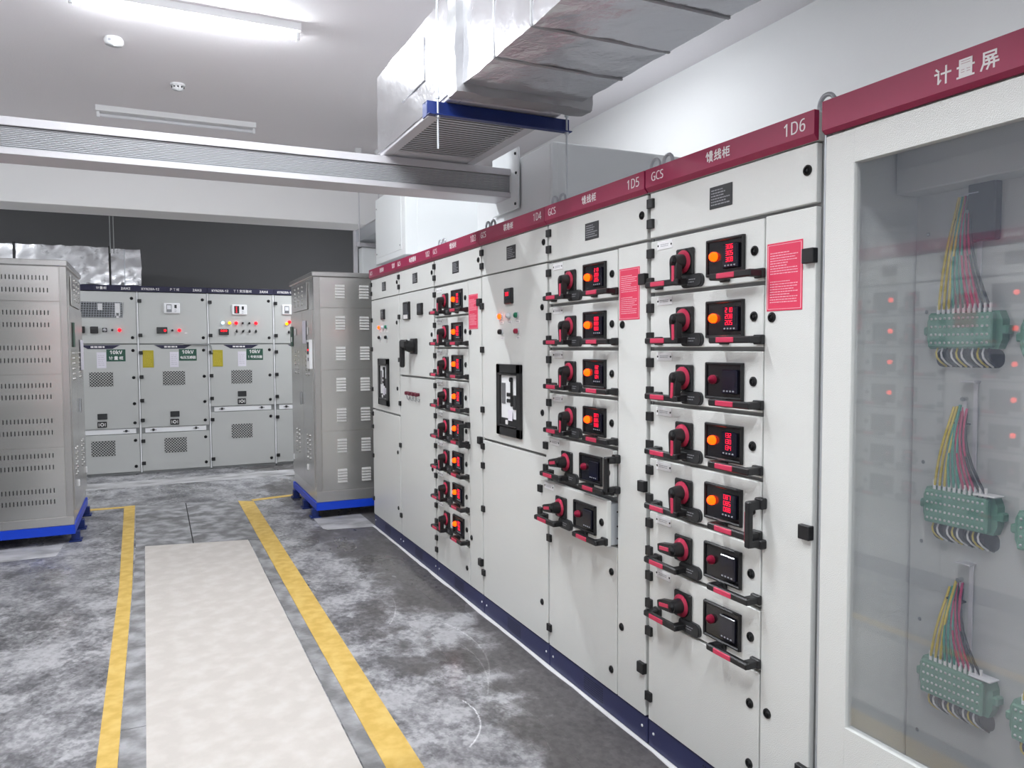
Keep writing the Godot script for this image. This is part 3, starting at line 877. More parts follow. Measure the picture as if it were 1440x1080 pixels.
func drawer(cab: Node3D, y0: float, lit: bool, off := false, pull := 0.0, lean := 0.0, figures := ["003", "000", "002"], simple := false) -> MeshInstance3D:
	# one withdrawable feeder unit, 600 wide and 200 high, its lower left corner at (0, y0)
	var d := part(cab, "drawer", cached("drawer", func(b: MB) -> MB:
		return b.rect(0.012, 0.596, 0.010, 0.199, -0.022, 0.0, 0.0025)), M.cabinet_white, Vector3(0, y0, pull))
	if pull > 0.02:
		var side := part(d, "drawer_side", bx(Vector3(0.55, 0.17, pull + 0.02), 0.001), M.zinc, Vector3(0.313, 0.098, -0.022 - (pull + 0.02) / 2))
		for q in [-0.06, -0.01, 0.05]:
			part(d, "side_hole", MB.new().cyl(Vector3.ZERO, Vector3(0.001, 0, 0), 0.004, -1, 8).done(), M.gap_dark, side.position + Vector3(0.275, q, 0.0))
	# label holder with two rivets
	if not simple:
		part(d, "label_holder", cached("labelh", func(b: MB) -> MB: return b.rect(-0.045, 0.045, -0.015, 0.015, 0, 0.0022, 0.001)), M.plastic_white, Vector3(0.10, 0.178, 0))
		part(d, "label_print", print_lines(0.05, 0.012, 2, 5, 0.3), M.print_grey, Vector3(0.10, 0.178, 0.0022))
		for s in [-1, 1]:
			part(d, "rivet", cached("rivet", func(b: MB) -> MB: return b.dome(Vector3.ZERO, Vector3(0, 0, 1), 0.004, 0.002, 8)), M.black, Vector3(0.10 + s * 0.039, 0.178, 0.0022))
	# rotary switch: square plate, red ring, hub with lever
	var sw := Vector3(0.224, 0.104, 0)
	part(d, "switch_plate", cached("swplate", func(b: MB) -> MB:
		b.rect(-0.047, 0.047, -0.047, 0.047, 0, 0.012, 0.004)
		return b.lathe(Vector3(0, 0, 0.012), Vector3(0, 0, 1), [[0.043, 0], [0.041, 0.004]], 24)), M.black, sw)
	part(d, "switch_ring", cached("swring", func(b: MB) -> MB: return b.lathe(Vector3(0, 0, 0.012), Vector3(0, 0, 1), [[0.040, 0.0], [0.040, 0.006], [0.036, 0.009], [0.024, 0.009]], 26)), M.grip_red, sw)
	var turn := (-PI * 0.46 if off else 0.0) + lean
	part(d, "switch_lever", cached("swlever", func(b: MB) -> MB:
		b.lathe(Vector3(0, 0, 0.018), Vector3(0, 0, 1), [[0.027, 0], [0.025, 0.022], [0.022, 0.036], [0.016, 0.042], [0, 0.043]], 20)
		var p := PackedVector2Array()
		for i in 13:
			var a := PI * i / 12.0
			p.append(Vector2(0.021 * cos(a), 0.021 * sin(a)))
		p.append_array(PackedVector2Array([Vector2(-0.0165, -0.07), Vector2(-0.012, -0.082), Vector2(0.012, -0.082), Vector2(0.0165, -0.07)]))
		b.prism(p, 0.034, 0.058)
		return b), M.black, sw, Vector3(0, 0, turn))
	part(d, "lever_grip", cached("swgrip", func(b: MB) -> MB: return b.rect(-0.007, 0.007, -0.07, -0.014, 0.056, 0.0605, 0.0015)), M.grip_red, sw, Vector3(0, 0, turn))
	# oval rating plate under the switch
	part(d, "rating_plate", cached("rating", func(b: MB) -> MB:
		b.prism(rounded(0.118, 0.046, 0.02), 0, 0.009)
		return b.prism(rounded(0.108, 0.038, 0.016), 0.009, 0.012)), M.dark_plate, Vector3(0.262, 0.036, 0))
	if not simple:
		part(d, "rating_print", print_lines(0.055, 0.018, 2, 6, 0.3), M.print_grey, Vector3(0.264, 0.036, 0.012))
	# meter window: black frame, lamp and digital meter
	var mw := Vector3(0.428, 0.101, 0)
	part(d, "meter_frame", cached("mframe", func(b: MB) -> MB:
		b.rect(-0.09, 0.09, -0.061, 0.061, 0, 0.004, 0.001)
		b.rect(-0.09, 0.09, 0.052, 0.061, 0, 0.012, 0.003)
		b.rect(-0.09, 0.09, -0.061, -0.052, 0, 0.012, 0.003)
		b.rect(-0.09, -0.082, -0.061, 0.061, 0, 0.012, 0.003)
		return b.rect(0.082, 0.09, -0.061, 0.061, 0, 0.012, 0.003)), M.black, mw)
	part(d, "meter_face", cached("mface", func(b: MB) -> MB: return b.rect(-0.082, 0.082, -0.052, 0.052, 0.003, 0.0055)), M.black_gloss, mw)
	part(d, "digital_meter", cached("dmeter", func(b: MB) -> MB:
		b.rect(-0.002, 0.07, -0.04, 0.038, 0.004, 0.015, 0.003)
		return b.rect(0.004, 0.064, -0.018, 0.032, 0.014, 0.0155)), M.screen_dark, mw)
	part(d, "indicator_lamp", cached("lamp", func(b: MB) -> MB:
		b.cyl(Vector3(0, 0, 0.004), Vector3(0, 0, 0.014), 0.0155, -1, 18)
		return b.dome(Vector3(0, 0, 0.014), Vector3(0, 0, 1), 0.0145, 0.012)), M.led_amber if lit else M.lens_red, mw + Vector3(-0.05, 0.004, 0))
	if lit and not simple:
		part(d, "meter_figures", seven(figures, 0.0135), M.led_digit, mw + Vector3(0.034, 0.008, 0.0156))
	if not simple:
		part(d, "meter_buttons", cached("mbuttons", func(b: MB) -> MB:
			for i in 4:
				b.rect(0.008 + i * 0.0145, 0.016 + i * 0.0145, -0.034, -0.029, 0.014, 0.0162, 0.001)
			return b), M.print_grey, mw)
	pull_handle(d, 0.152, 0.033)
	pull_handle(d, 0.508, 0.033)
	lock(d, 0.558, 0.105)
	hinge(d, 0.019, 0.155)
	hinge(d, 0.019, 0.048)
	return d

func name_strip(cab: Node3D, w: float, left: String, mid: String, right: String) -> void:
	# folded maroon fascia with the cabinet's names on it
	var b := MB.new()
	b.t = Transform3D(Basis(Vector3.UP, PI / 2), Vector3.ZERO)
	b.prism(PackedVector2Array([Vector2(0.0, 2.2), Vector2(0.0, 2.118), Vector2(-0.004, 2.118), Vector2(-0.018, 2.134), Vector2(-0.018, 2.2)]), 0.002, w - 0.002)
	var s := part(cab, "name_strip", b.done(), M.maroon)
	if left:
		latin(s, "lettering", left, 0.030, M.print_white, Vector3(0.075, 2.166, 0.0185), false)
	if mid:
		han(s, "lettering", mid, 0.036, M.print_white, Vector3(w / 2, 2.167, 0.018))
	if right:
		latin(s, "lettering", right, 0.034, M.print_white, Vector3(w - 0.075, 2.166, 0.0185), false)

func kick(cab: Node3D, w: float) -> void:
	var k := part(cab, "kick_plate", MB.new().rect(0.002, w - 0.002, 0.004, 0.106, -0.03, -0.006, 0.003).done(), M.navy)
	for u in [0.035, w - 0.035]:
		part(k, "screw", cached("kscrew", func(b: MB) -> MB: return b.dome(Vector3.ZERO, Vector3(0, 0, 1), 0.006, 0.004, 10)), M.plastic_white, Vector3(u, 0.062, -0.006))
	var v := part(k, "vent_holes", cached("kvent", func(b: MB) -> MB:
		for i in 14:
			for j in 7:
				b.cyl(Vector3(-0.075 + i * 0.0115, -0.03 + j * 0.010, -0.001), Vector3(-0.075 + i * 0.0115, -0.03 + j * 0.010, 0.0004), 0.0035, -1, 6)
		return b), M.gap_dark, Vector3(w * 0.5, 0.056, -0.006))
	v.set_meta("kind", "stuff")

func lift_eye(cab: Node3D, u: float, w: float) -> void:
	part(cab, "lifting_eye", cached("eye", func(b: MB) -> MB:
		b.torus(Vector3(0, 0.032, 0), Vector3(0, 0, 1), 0.027, 0.0065, -PI * 0.38 - PI / 2 + 0.0, PI * 1.38 - PI / 2 + PI, 22)
		b.cyl(Vector3(0, -0.004, 0), Vector3(0, 0.006, 0), 0.016, 0.014, 14)
		return b), M.zinc, Vector3(u, 2.2, w))

func nameplate(door: Node, u: float, y: float) -> void:
	# steel data plate riveted on
	var p := part(door, "data_plate", cached("dplate", func(b: MB) -> MB: return b.rect(-0.055, 0.055, -0.036, 0.036, 0, 0.002, 0.0008)), M.dark_plate, Vector3(u, y, 0))
	part(door, "plate_print", print_lines(0.092, 0.056, 6, 9, 0.42), M.print_grey, p.position + Vector3(0, 0, 0.002))

func notice(door: Node, u0: float, u1: float, y0: float, y1: float) -> void:
	# red instruction sheet in small pale print
	var w := u1 - u0
	var h := y1 - y0
	var c := Vector3((u0 + u1) / 2, (y0 + y1) / 2, 0)
	part(door, "notice_sheet", bx(Vector3(w, h, 0.0016), 0.0005), M.notice_red, c + Vector3(0, 0, 0.0008))
	var b := MB.new()
	for q in [[-w * 0.47, w * 0.47, h * 0.468, h * 0.474], [-w * 0.47, w * 0.47, -h * 0.474, -h * 0.468], [-w * 0.47, -w * 0.458, -h * 0.47, h * 0.47], [w * 0.458, w * 0.47, -h * 0.47, h * 0.47]]:
		b.rect(q[0], q[1], q[2], q[3], 0, 0.0004)
	part(door, "notice_border", b.done(), M.print_pink, c + Vector3(0, 0, 0.0016))
	part(door, "notice_print", print_lines(w * 0.8, h * 0.34, 9, 11, 0.3), M.print_pink, c + Vector3(0, h * 0.2, 0.0016))
	part(door, "notice_print", print_lines(w * 0.8, h * 0.34, 9, 12, 0.3), M.print_pink, c + Vector3(0, -h * 0.22, 0.0016))

func shell(cab: Node3D, w := 0.805, depth := 0.95) -> void:
	block(cab, "body", M.frame_grey, 0.002, w - 0.002, 0.02, 2.195, -depth, -0.024, 0.003)
	block(cab, "roof_bounce_sheet", M.box_white, 0.006, w - 0.006, 2.193, 2.198, -depth, -0.035, 0.001)  # white reflector added on top, brightens the underside of the foil duct
	block(cab, "top_rail", M.cabinet_white, 0.002, w - 0.002, 2.118, 2.196, -0.03, -0.001, 0.002)
	kick(cab, w)

func top_door(cab: Node3D, hinge_ys := [2.075, 2.0]) -> MeshInstance3D:
	var d := sheet(cab, "top_door", 0.006, 0.800, 1.945, 2.116, M.cabinet_white)
	_at(d, func() -> void:
		nameplate(d, 0.40, 2.035)
		lock(d, 0.765, 2.042)
		for y in hinge_ys:
			hinge(d, 0.019, y))
	return d

# runs f, then moves the children it made so that they may be given in cabinet coordinates
func _at(d: MeshInstance3D, f: Callable, face := 0.0) -> void:
	var had := d.get_child_count()
	f.call()
	for i in range(had, d.get_child_count()):
		d.get_child(i).position -= d.position - Vector3(0, 0, face)

func panel_meter(door: Node, u0: float, u1: float, y0: float, y1: float, lit: bool, white_low := false) -> void:
	var c := Vector3((u0 + u1) / 2, (y0 + y1) / 2, 0)
	var w := u1 - u0
	var h := y1 - y0
	part(door, "meter_case", bx(Vector3(w, h, 0.024), 0.004), M.black, c + Vector3(0, 0, 0.004))
	part(door, "meter_screen", bx(Vector3(w * 0.76, h * 0.62, 0.002), 0.0005), M.screen_dark, c + Vector3(0, h * 0.08, 0.0165))
	if white_low:
		part(door, "meter_label", bx(Vector3(w * 0.7, h * 0.26, 0.002), 0.0005), M.print_white, c + Vector3(0, -h * 0.33, 0.0165))
	if lit:
		part(door, "meter_figures", seven(["380"], h * 0.2), M.led_digit, c + Vector3(0, h * 0.12, 0.0176))

func pilot(door: Node, called: String, u: float, y: float, m: Material, r := 0.014, cap := 0.016) -> void:
	part(door, "bezel", cached("bezel%s" % r, func(b: MB) -> MB: return b.lathe(Vector3.ZERO, Vector3(0, 0, 1), [[r * 1.25, 0], [r * 1.25, 0.004], [r * 1.05, 0.008]], 16)), M.zinc, Vector3(u, y, 0))
	part(door, called, cached("pilot%s_%s" % [r, cap], func(b: MB) -> MB:
		b.cyl(Vector3(0, 0, 0.004), Vector3(0, 0, cap), r, -1, 16)
		return b.dome(Vector3(0, 0, cap), Vector3(0, 0, 1), r, r * 0.5)), m, Vector3(u, y, 0))

func air_breaker(door: Node, u0: float, u1: float, y0: float, y1: float) -> void:
	# the breaker's front seen in its black escutcheon
	var c := Vector3((u0 + u1) / 2, (y0 + y1) / 2, 0)
	var w := (u1 - u0) / 2
	var h := (y1 - y0) / 2
	var f := MB.new()
	var t := 0.05
	f.rect(-w, w, h - t, h, 0, 0.016, 0.004); f.rect(-w, w, -h, -h + t, 0, 0.016, 0.004)
	f.rect(-w, -w + t, -h, h, 0, 0.016, 0.004); f.rect(w - t, w, -h, h, 0, 0.016, 0.004)
	f.rect(-w + t * 0.85, w - t * 0.85, h - t * 1.15, h - t, 0.0, 0.022, 0.003); f.rect(-w + t * 0.85, w - t * 0.85, -h + t, -h + t * 1.15, 0.0, 0.022, 0.003)
	part(door, "escutcheon", f.done(), M.black, c)
	var iw := w - t
	var ih := h - t
	part(door, "breaker_face", MB.new().rect(-iw, iw, -ih, ih, 0, 0.006, 0.001).done(), M.plastic_white, c)
	part(door, "breaker_base", MB.new().rect(-iw, iw, -ih, -ih + 0.045, 0.006, 0.012, 0.002).done(), M.black, c)
	part(door, "rating_label", MB.new().rect(-iw + 0.012, -iw + 0.055, -0.02, ih - 0.05, 0.006, 0.010, 0.001).done(), M.label_steel, c)
	part(door, "charging_lever", MB.new().rect(0.034, 0.048, -0.03, ih - 0.02, 0.006, 0.018, 0.003).cyl(Vector3(0.041, ih - 0.03, 0.01), Vector3(0.041, ih - 0.03, 0.022), 0.012, -1, 12).done(), M.black, c)
	for s in [[-0.022, 0.02], [0.006, 0.02], [-0.022, -0.012], [0.006, -0.012]]:
		part(door, "push_button", MB.new().rect(s[0], s[0] + 0.018, s[1], s[1] + 0.02, 0.006, 0.012, 0.002).done(), M.black, c)
	part(door, "trip_unit", MB.new().rect(iw - 0.04, iw - 0.008, -0.045, 0.03, 0.006, 0.014, 0.002).done(), M.dark_plate, c)
	part(door, "test_tag", MB.new().rect(0.0, 0.05, -ih + 0.035, -0.05, 0.012, 0.0135).done(), M.paper, c)
	part(door, "key_lock", MB.new().rect(-0.03, -0.002, -ih + 0.012, -ih + 0.036, 0.012, 0.016, 0.002).done(), M.print_white, c)

func cable_door(cab: Node3D, lock_ys: Array, hinge_ys: Array, sheet_at := 1.65, w := 0.805, u0 := 0.60) -> MeshInstance3D:
	var d := sheet(cab, "cable_door", u0, w - 0.004, 0.11, 1.94, M.cabinet_white)
	_at(d, func() -> void:
		notice(d, u0 + 0.012, u0 + 0.152, sheet_at, sheet_at + 0.202)
		for y in lock_ys:
			lock(d, u0 + 0.034, y)
		for y in hinge_ys:
			hinge(d, w - 0.024, y, 0.0, true))
	return d

func low_panel(cab: Node3D, y1: float, u1 := 0.60, hinge_ys := [], lock_ys := []) -> void:
	var d := sheet(cab, "lower_panel", 0.006, u1 - 0.001, 0.11, y1, M.cabinet_white)
	_at(d, func() -> void:
		for y in hinge_ys:
			hinge(d, 0.019, y)
		for y in lock_ys:
			lock(d, 0.558, y))

func upright_handle(cab: Node3D, u: float, y: float) -> void:
	var o := part(cab, "upright_handle", cached("upright", func(b: MB) -> MB:
		b.rect(-0.017, 0.017, 0.045, 0.079, -0.002, 0.024, 0.004); b.rect(-0.017, 0.017, -0.079, -0.050, -0.002, 0.024, 0.004)
		b.rect(-0.011, 0.011, 0.045, 0.072, 0.01, 0.062, 0.003); b.rect(-0.011, 0.011, -0.072, -0.050, 0.01, 0.062, 0.003)
		return b.rect(-0.011, 0.011, -0.072, 0.072, 0.048, 0.068, 0.004)), M.black, Vector3(u, y, 0))
	part(o, "handle_grip", cached("uprightgrip", func(b: MB) -> MB: return b.rect(-0.0125, -0.004, -0.055, 0.04, 0.05, 0.066, 0.002)), M.grip_red)

func feeder(called: String, zl: float, label: String, units: Array, strip: Array, extra: Dictionary, simple := false, turn := -PI / 2, x := 1.69) -> Node3D:
	# a feeder cabinet: drawers on the left, cable compartment on the right
	# units: [y0, lit, off, pull, lean, figures]
	var cab := thing(called, label, "switchgear cabinet", Vector3(x, 0, zl), turn, extra.get("group", "feeder cabinets of the right row"))
	shell(cab)
	name_strip(cab, 0.805, strip[0], strip[1], strip[2])
	top_door(cab)
	for u in units:
		drawer(cab, u[0], u[1], u[2], u[3], u[4], u[5], simple)
	var low: float = units[-1][0]
	low_panel(cab, low + 0.004, 0.6, extra.get("low_hinges", []), extra.get("low_locks", []))
	cable_door(cab, extra.get("door_locks", [1.632, 0.41]), extra.get("door_hinges", [1.80, 1.01, 0.30]))
	if extra.has("upright"):
		upright_handle(cab, 0.607, extra.upright)
	for u in extra.get("eyes", [0.035, 0.765]):
		lift_eye(cab, u, -0.06)
	return cab

func make_right_row() -> void:
	# 1D6, nearest of the feeders
	var u := []
	var fig := [["306", "305", "308"], ["210", "208", "205"], ["000", "000", "000"], ["132", "130", "134"], ["087", "085", "088"]]
	for i in 7:
		u.append([1.735 - 0.2025 * i, i in [0, 1, 3, 4], i > 4, 0.0, 0.06 * sin(i * 2.1), fig[i % 5]])
	feeder("feeder_cabinet", -2.385, "nearest feeder cabinet with seven drawers, marked 1D6, beside the glazed metering panel", u, ["GCS", "馈线柜", "1D6"], {"upright": 1.0, "low_hinges": [0.46, 0.205], "low_locks": [0.41, 0.213], "eyes": [0.035, 0.775]})
	# 1D5, its two lowest drawers pulled out
	u = []
	for i in 6:
		u.append([1.735 - 0.2025 * i, i < 4, i > 3, 0.018 if i == 4 else (0.048 if i == 5 else 0.0), 0.05 * sin(i * 1.7), fig[(i + 1) % 5]])
	feeder("feeder_cabinet", -3.195, "feeder cabinet with six drawers marked 1D5, its lowest drawer standing pulled out", u, ["GCS", "馈线柜", "1D5"], {"upright": 1.03, "low_hinges": [0.635, 0.20], "low_locks": [0.616, 0.205]})
	# 1D4, an air breaker cabinet
	breaker_cabinet(-4.0, "white breaker cabinet marked 1D4 with a lit amber lamp, between the two drawer cabinets", ["GCS", "联络柜", "1D4"], true)
	# 1D3, eight small-looking drawers
	u = []
	for i in 8:
		u.append([1.735 - 0.2 * i, true, false, 0.0, 0.05 * sin(i * 1.3), fig[(i * 2) % 5]])
	feeder("feeder_cabinet", -4.805, "feeder cabinet with eight drawers all lit, marked 1D3, third of the drawer cabinets", u, ["GCS", "馈线柜", "1D3"], {"upright": 1.02, "low_hinges": [0.27, 0.19], "low_locks": [0.206]})
	capacitor_cabinet(-5.61)
	breaker_cabinet(-6.415, "white breaker cabinet marked 1D1 at the far end of the row beside the steel enclosure", ["GCS", "进线柜", "1D1"], false)

func breaker_cabinet(zl: float, label: String, strip: Array, lit_red: bool) -> void:
	var cab := thing("breaker_cabinet", label, "switchgear cabinet", Vector3(1.69, 0, zl), -PI / 2)
	shell(cab)
	name_strip(cab, 0.805, strip[0], strip[1], strip[2])
	top_door(cab)
	var d := sheet(cab, "upper_door", 0.006, 0.80, 1.026, 1.943, M.cabinet_white)
	_at(d, func() -> void:
		panel_meter(d, 0.335, 0.425, 1.77, 1.852, lit_red)
		pilot(d, "amber_lamp", 0.272, 1.708, M.led_amber)
		pilot(d, "white_lamp", 0.377, 1.708, M.lens_white)
		pilot(d, "green_lamp", 0.472, 1.708, M.lens_green)
		pilot(d, "close_button", 0.28, 1.626, M.black, 0.0135, 0.02)
		pilot(d, "trip_button", 0.478, 1.626, M.lens_red if lit_red else M.black, 0.0135, 0.02)
		for q in [[0.272, 1.675], [0.377, 1.675], [0.472, 1.675], [0.28, 1.592], [0.478, 1.592]]:
			part(d, "caption_tag", bx(Vector3(0.045, 0.014, 0.0016), 0.0005), M.print_white, Vector3(q[0] + 0.004, q[1], 0.0008))
			part(d, "caption_print", print_lines(0.028, 0.007, 1, 3, 0.6), M.print_grey, Vector3(q[0] + 0.004, q[1], 0.0016))
		air_breaker(d, 0.23, 0.53, 1.075, 1.455)
		for y in [1.735, 1.228]:
			lock(d, 0.748, y)
		for y in [1.775, 1.53, 1.19]:
			hinge(d, 0.019, y))
	var l := sheet(cab, "lower_door", 0.006, 0.80, 0.11, 1.018, M.cabinet_white)
	_at(l, func() -> void:
		for y in [0.735, 0.30]:
			lock(l, 0.74, y)
		for y in [0.98, 0.87, 0.62, 0.25]:
			hinge(l, 0.019, y))
	if lit_red:
		for u in [0.035, 0.765]:
			lift_eye(cab, u, -0.06)

func capacitor_cabinet(zl: float) -> void:
	var cab := thing("capacitor_cabinet", "white cabinet with a large black lever handle and four small dark red knobs", "switchgear cabinet", Vector3(1.69, 0, zl), -PI / 2)
	shell(cab)
	name_strip(cab, 0.805, "GCS", "电容器柜", "1D2")
	top_door(cab)
	var d := sheet(cab, "upper_door", 0.006, 0.80, 1.337, 1.943, M.cabinet_white)
	_at(d, func() -> void:
		panel_meter(d, 0.145, 0.285, 1.748, 1.877, false, true)
		panel_meter(d, 0.475, 0.575, 1.771, 1.852, false)
		part(d, "handle_plate", MB.new().rect(-0.07, 0.07, -0.056, 0.056, 0, 0.014, 0.004).lathe(Vector3(0, 0, 0.014), Vector3(0, 0, 1), [[0.045, 0], [0.042, 0.03], [0.03, 0.06], [0.0, 0.062]]).done(), M.black, Vector3(0.375, 1.552, 0))
		part(d, "lever_handle", MB.new().rect(-0.10, 0.03, -0.03, 0.03, 0.05, 0.085, 0.01).rect(-0.105, -0.065, -0.17, 0.03, 0.05, 0.085, 0.01).done(), M.black, Vector3(0.375, 1.57, 0))
		for y in [1.775, 1.45]:
			hinge(d, 0.019, y)
		lock(d, 0.752, 1.63))
	var l := sheet(cab, "lower_door", 0.006, 0.80, 0.11, 1.329, M.cabinet_white)
	_at(l, func() -> void:
		for i in 4:
			part(l, "clamp_knob", MB.new().cyl(Vector3(0, 0, 0), Vector3(0, 0, 0.012), 0.012, -1, 12).rect(-0.014, 0.014, -0.013, 0.013, 0.01, 0.034, 0.005).done(), M.knob_dark_red, Vector3(0.235 + i * 0.078, 1.21, 0))
			part(l, "cord", MB.new().tube([Vector3(0, -0.015, 0.02), Vector3(0.004, -0.04, 0.016), Vector3(0.018, -0.05, 0.01), Vector3(0.02, -0.03, 0.004)], 0.0035, 6).done(), M.frame_grey, Vector3(0.235 + i * 0.078, 1.21, 0))
		for y in [1.12, 0.80, 0.26]:
			hinge(l, 0.019, y)
		lock(l, 0.745, 0.72))
	lift_eye(cab, 0.765, -0.06)

# the glazed metering panel at the near end
func make_metering_panel() -> void:
	var w := 0.80
	var cab := thing("metering_panel", "metering panel with big glass door, green terminal blocks and coloured wires inside", "switchgear cabinet", Vector3(1.69, 0, -1.563), -PI / 2)
	var g0 := 0.105
	var g1 := 0.695
	var y0 := 0.50
	var y1 := 2.03
	block(cab, "kick_plate", M.navy, 0.002, w, 0.004, 0.106, -0.03, -0.006, 0.003)
	block(cab, "side_panel", M.cabinet_white, 0.004, 0.045, 0.02, 2.195, -0.95, -0.024, 0.003)
	block(cab, "side_panel", M.cabinet_white, w - 0.045, w - 0.004, 0.02, 2.195, -0.95, -0.024, 0.003)
	block(cab, "roof_panel", M.cabinet_white, 0.046, w - 0.046, 2.10, 2.195, -0.95, -0.024, 0.003)
	block(cab, "floor_panel", M.cabinet_white, 0.046, w - 0.046, 0.11, 0.16, -0.95, -0.024, 0.003)
	block(cab, "corner_post", M.zinc, 0.0, 0.006, 0.11, 2.21, -0.03, -0.001, 0.001)
	var f := MB.new()
	f.rect(0.010, g0, 0.112, 2.118, -0.022, 0.004, 0.002)
	f.rect(g1, w - 0.002, 0.112, 2.118, -0.022, 0.004, 0.002)
	f.rect(g0 - 0.001, g1 + 0.001, y1, 2.118, -0.022, 0.004, 0.0)
	f.rect(g0 - 0.001, g1 + 0.001, 0.112, y0, -0.022, 0.004, 0.0)
	var door := part(cab, "glass_door", f.done(), M.cabinet_white)
	part(door, "pane", MB.new().rect(g0 - 0.01, g1 + 0.01, y0 - 0.01, y1 + 0.01, -0.010, -0.006).done(), M.cabinet_glass)
	name_strip_plain(cab, w)
	lift_eye(cab, 0.775, -0.06)
	# mounting plate
	var pz := -0.31
	var pl := part(cab, "mounting_plate", MB.new().rect(0.055, w - 0.055, 0.17, 2.02, pz - 0.003, pz, 0.001).done(), M.cabinet_grey)
	for y in [1.86, 1.64, 1.21, 0.98, 0.75, 0.42]:
		part(pl, "screw", cached("pscrew", func(b: MB) -> MB: return b.dome(Vector3.ZERO, Vector3(0, 0, 1), 0.006, 0.004, 8)), M.chrome, Vector3(0.092, y, pz))
	# a shade plate hangs from the roof in front of the plate's upper edge
	part(cab, "header_plate", MB.new().rect(0.055, w - 0.055, 1.97, 2.10, -0.31, -0.22, 0.003).done(), M.cabinet_grey)
	part(cab, "wire_trunk", MB.new().rect(0.225, 0.30, 1.82, 1.985, pz, pz + 0.03, 0.004).done(), M.dark_plate)
	for j in 2:
		for i in 3:
			terminal_block(cab, Vector3(0.222 + 0.255 * j, 1.585 - 0.02 * j - 0.487 * i, pz), i, j)
	for i in 3:
		# meter hanging bracket, a chrome strip with slots and hooks
		var y: float = [1.90, 1.40, 0.905][i]
		var r := part(cab, "meter_bracket", MB.new().rect(-0.006, 0.006, -0.27, 0.05, 0.01, 0.014, 0.001).rect(-0.035, 0.006, 0.045, 0.05, 0.0, 0.03, 0.001).rect(-0.03, -0.022, -0.23, 0.0, 0.012, 0.02, 0.002).done(), M.bar_aluminium, Vector3(0.25, y, pz))
		for q in [0.0, -0.12]:
			part(r, "hook_screw", MB.new().cyl(Vector3(-0.026, q, 0.012), Vector3(-0.026, q, 0.03), 0.006, -1, 10).done(), M.chrome)

func name_strip_plain(cab: Node3D, w: float) -> void:
	var b := MB.new()
	b.t = Transform3D(Basis(Vector3.UP, PI / 2), Vector3.ZERO)
	b.prism(PackedVector2Array([Vector2(0.0, 2.212), Vector2(0.0, 2.124), Vector2(-0.006, 2.124), Vector2(-0.018, 2.134), Vector2(-0.018, 2.212)]), 0.008, w - 0.002)
	var s := part(cab, "name_strip", b.done(), M.maroon)
	han(s, "lettering", "计量屏", 0.043, M.print_white, Vector3(0.416, 2.171, 0.018), 1.28, 1.6)

func terminal_block(cab: Node3D, at: Vector3, row: int, colm: int) -> void:
	# test terminal block: green case with a clear ribbed cover, wires in at the top and out below
	var t := part(cab, "terminal_block", cached("tblock", func(b: MB) -> MB:
		b.prism(PackedVector2Array([Vector2(-0.105, -0.026), Vector2(-0.095, -0.05), Vector2(0.095, -0.05), Vector2(0.105, -0.026), Vector2(0.105, 0.026), Vector2(0.095, 0.05), Vector2(-0.095, 0.05), Vector2(-0.105, 0.026)]), 0.0, 0.03)
		b.rect(-0.09, 0.09, -0.046, 0.046, 0.03, 0.05, 0.004)
		b.rect(-0.118, -0.1, -0.012, 0.012, 0.0, 0.03, 0.004)
		return b.rect(0.1, 0.118, -0.012, 0.012, 0.0, 0.03, 0.004)), M.terminal_green, at)
	var s := part(t, "terminal_screws", cached("tscrews", func(b: MB) -> MB:
		for i in 13:
			for j in 4:
				b.dome(Vector3(-0.078 + i * 0.013, -0.033 + j * 0.022, 0.05), Vector3(0, 0, 1), 0.004, 0.0025, 6)
		return b), M.print_white)
	s.set_meta("kind", "stuff")
	part(t, "cable_hole", cached("thole", func(b: MB) -> MB: return b.prism(rounded(0.19, 0.05, 0.02), 0.0, 0.0015)), M.gap_dark, Vector3(0.0, -0.075, 0.0))
	if row == 1 and colm == 0 or row == 2 and colm == 0:
		part(t, "end_label", bx(Vector3(0.06, 0.004, 0.04), 0.001), M.print_white if row == 1 else M.lens_white, Vector3(0.08, 0.054, 0.03))
	var g := RandomNumberGenerator.new()
	g.seed = 40 + row * 7 + colm
	var names := ["wire_yellow", "wire_yellow", "wire_yellow", "wire_green", "wire_green", "wire_green", "wire_red", "wire_red", "wire_red", "wire_black", "wire_black"]
	for i in names.size():
		var x := -0.072 + i * 0.0145
		var top := Vector3(-0.03 + i * 0.003 + 0.006 * (i % 3), 0.36 if row == 0 else 0.26 + g.randf() * 0.03, 0.015)
		var low := Vector3(x, 0.055, 0.03)
		var pts := []
		for k in 7:
			var q := k / 6.0
			var p := top.lerp(low, q)
			p.x = lerpf(top.x, low.x, pow(q, 1.5))
			p.z += 0.02 * sin(q * PI)
			pts.append(p)
		part(t, "wire", MB.new().tube(pts, 0.0036, 6).done(), M[names[i]])
		part(t, "wire_marker", cached("wmark", func(b: MB) -> MB: return b.cyl(Vector3.ZERO, Vector3(0, 0.028, 0), 0.0042, -1, 8)), M.print_white, low + Vector3(0, -0.012, 0))
		var dn := []
		for k in 5:
			var q := k / 4.0
			dn.append(Vector3(x + 0.012 * q * q, -0.048 - 0.05 * q, 0.03 + 0.012 * sin(q * PI) - 0.022 * q * q))
		part(t, "tail_wire", MB.new().tube(dn, 0.0026, 6).done(), M[["wire_yellow", "print_white", "wire_black", "print_white"][i % 4]])
	part(t, "cable_tie", bx(Vector3(0.05, 0.006, 0.018), 0.002), M.black, Vector3(-0.008, 0.30 if row == 0 else 0.235, 0.02))

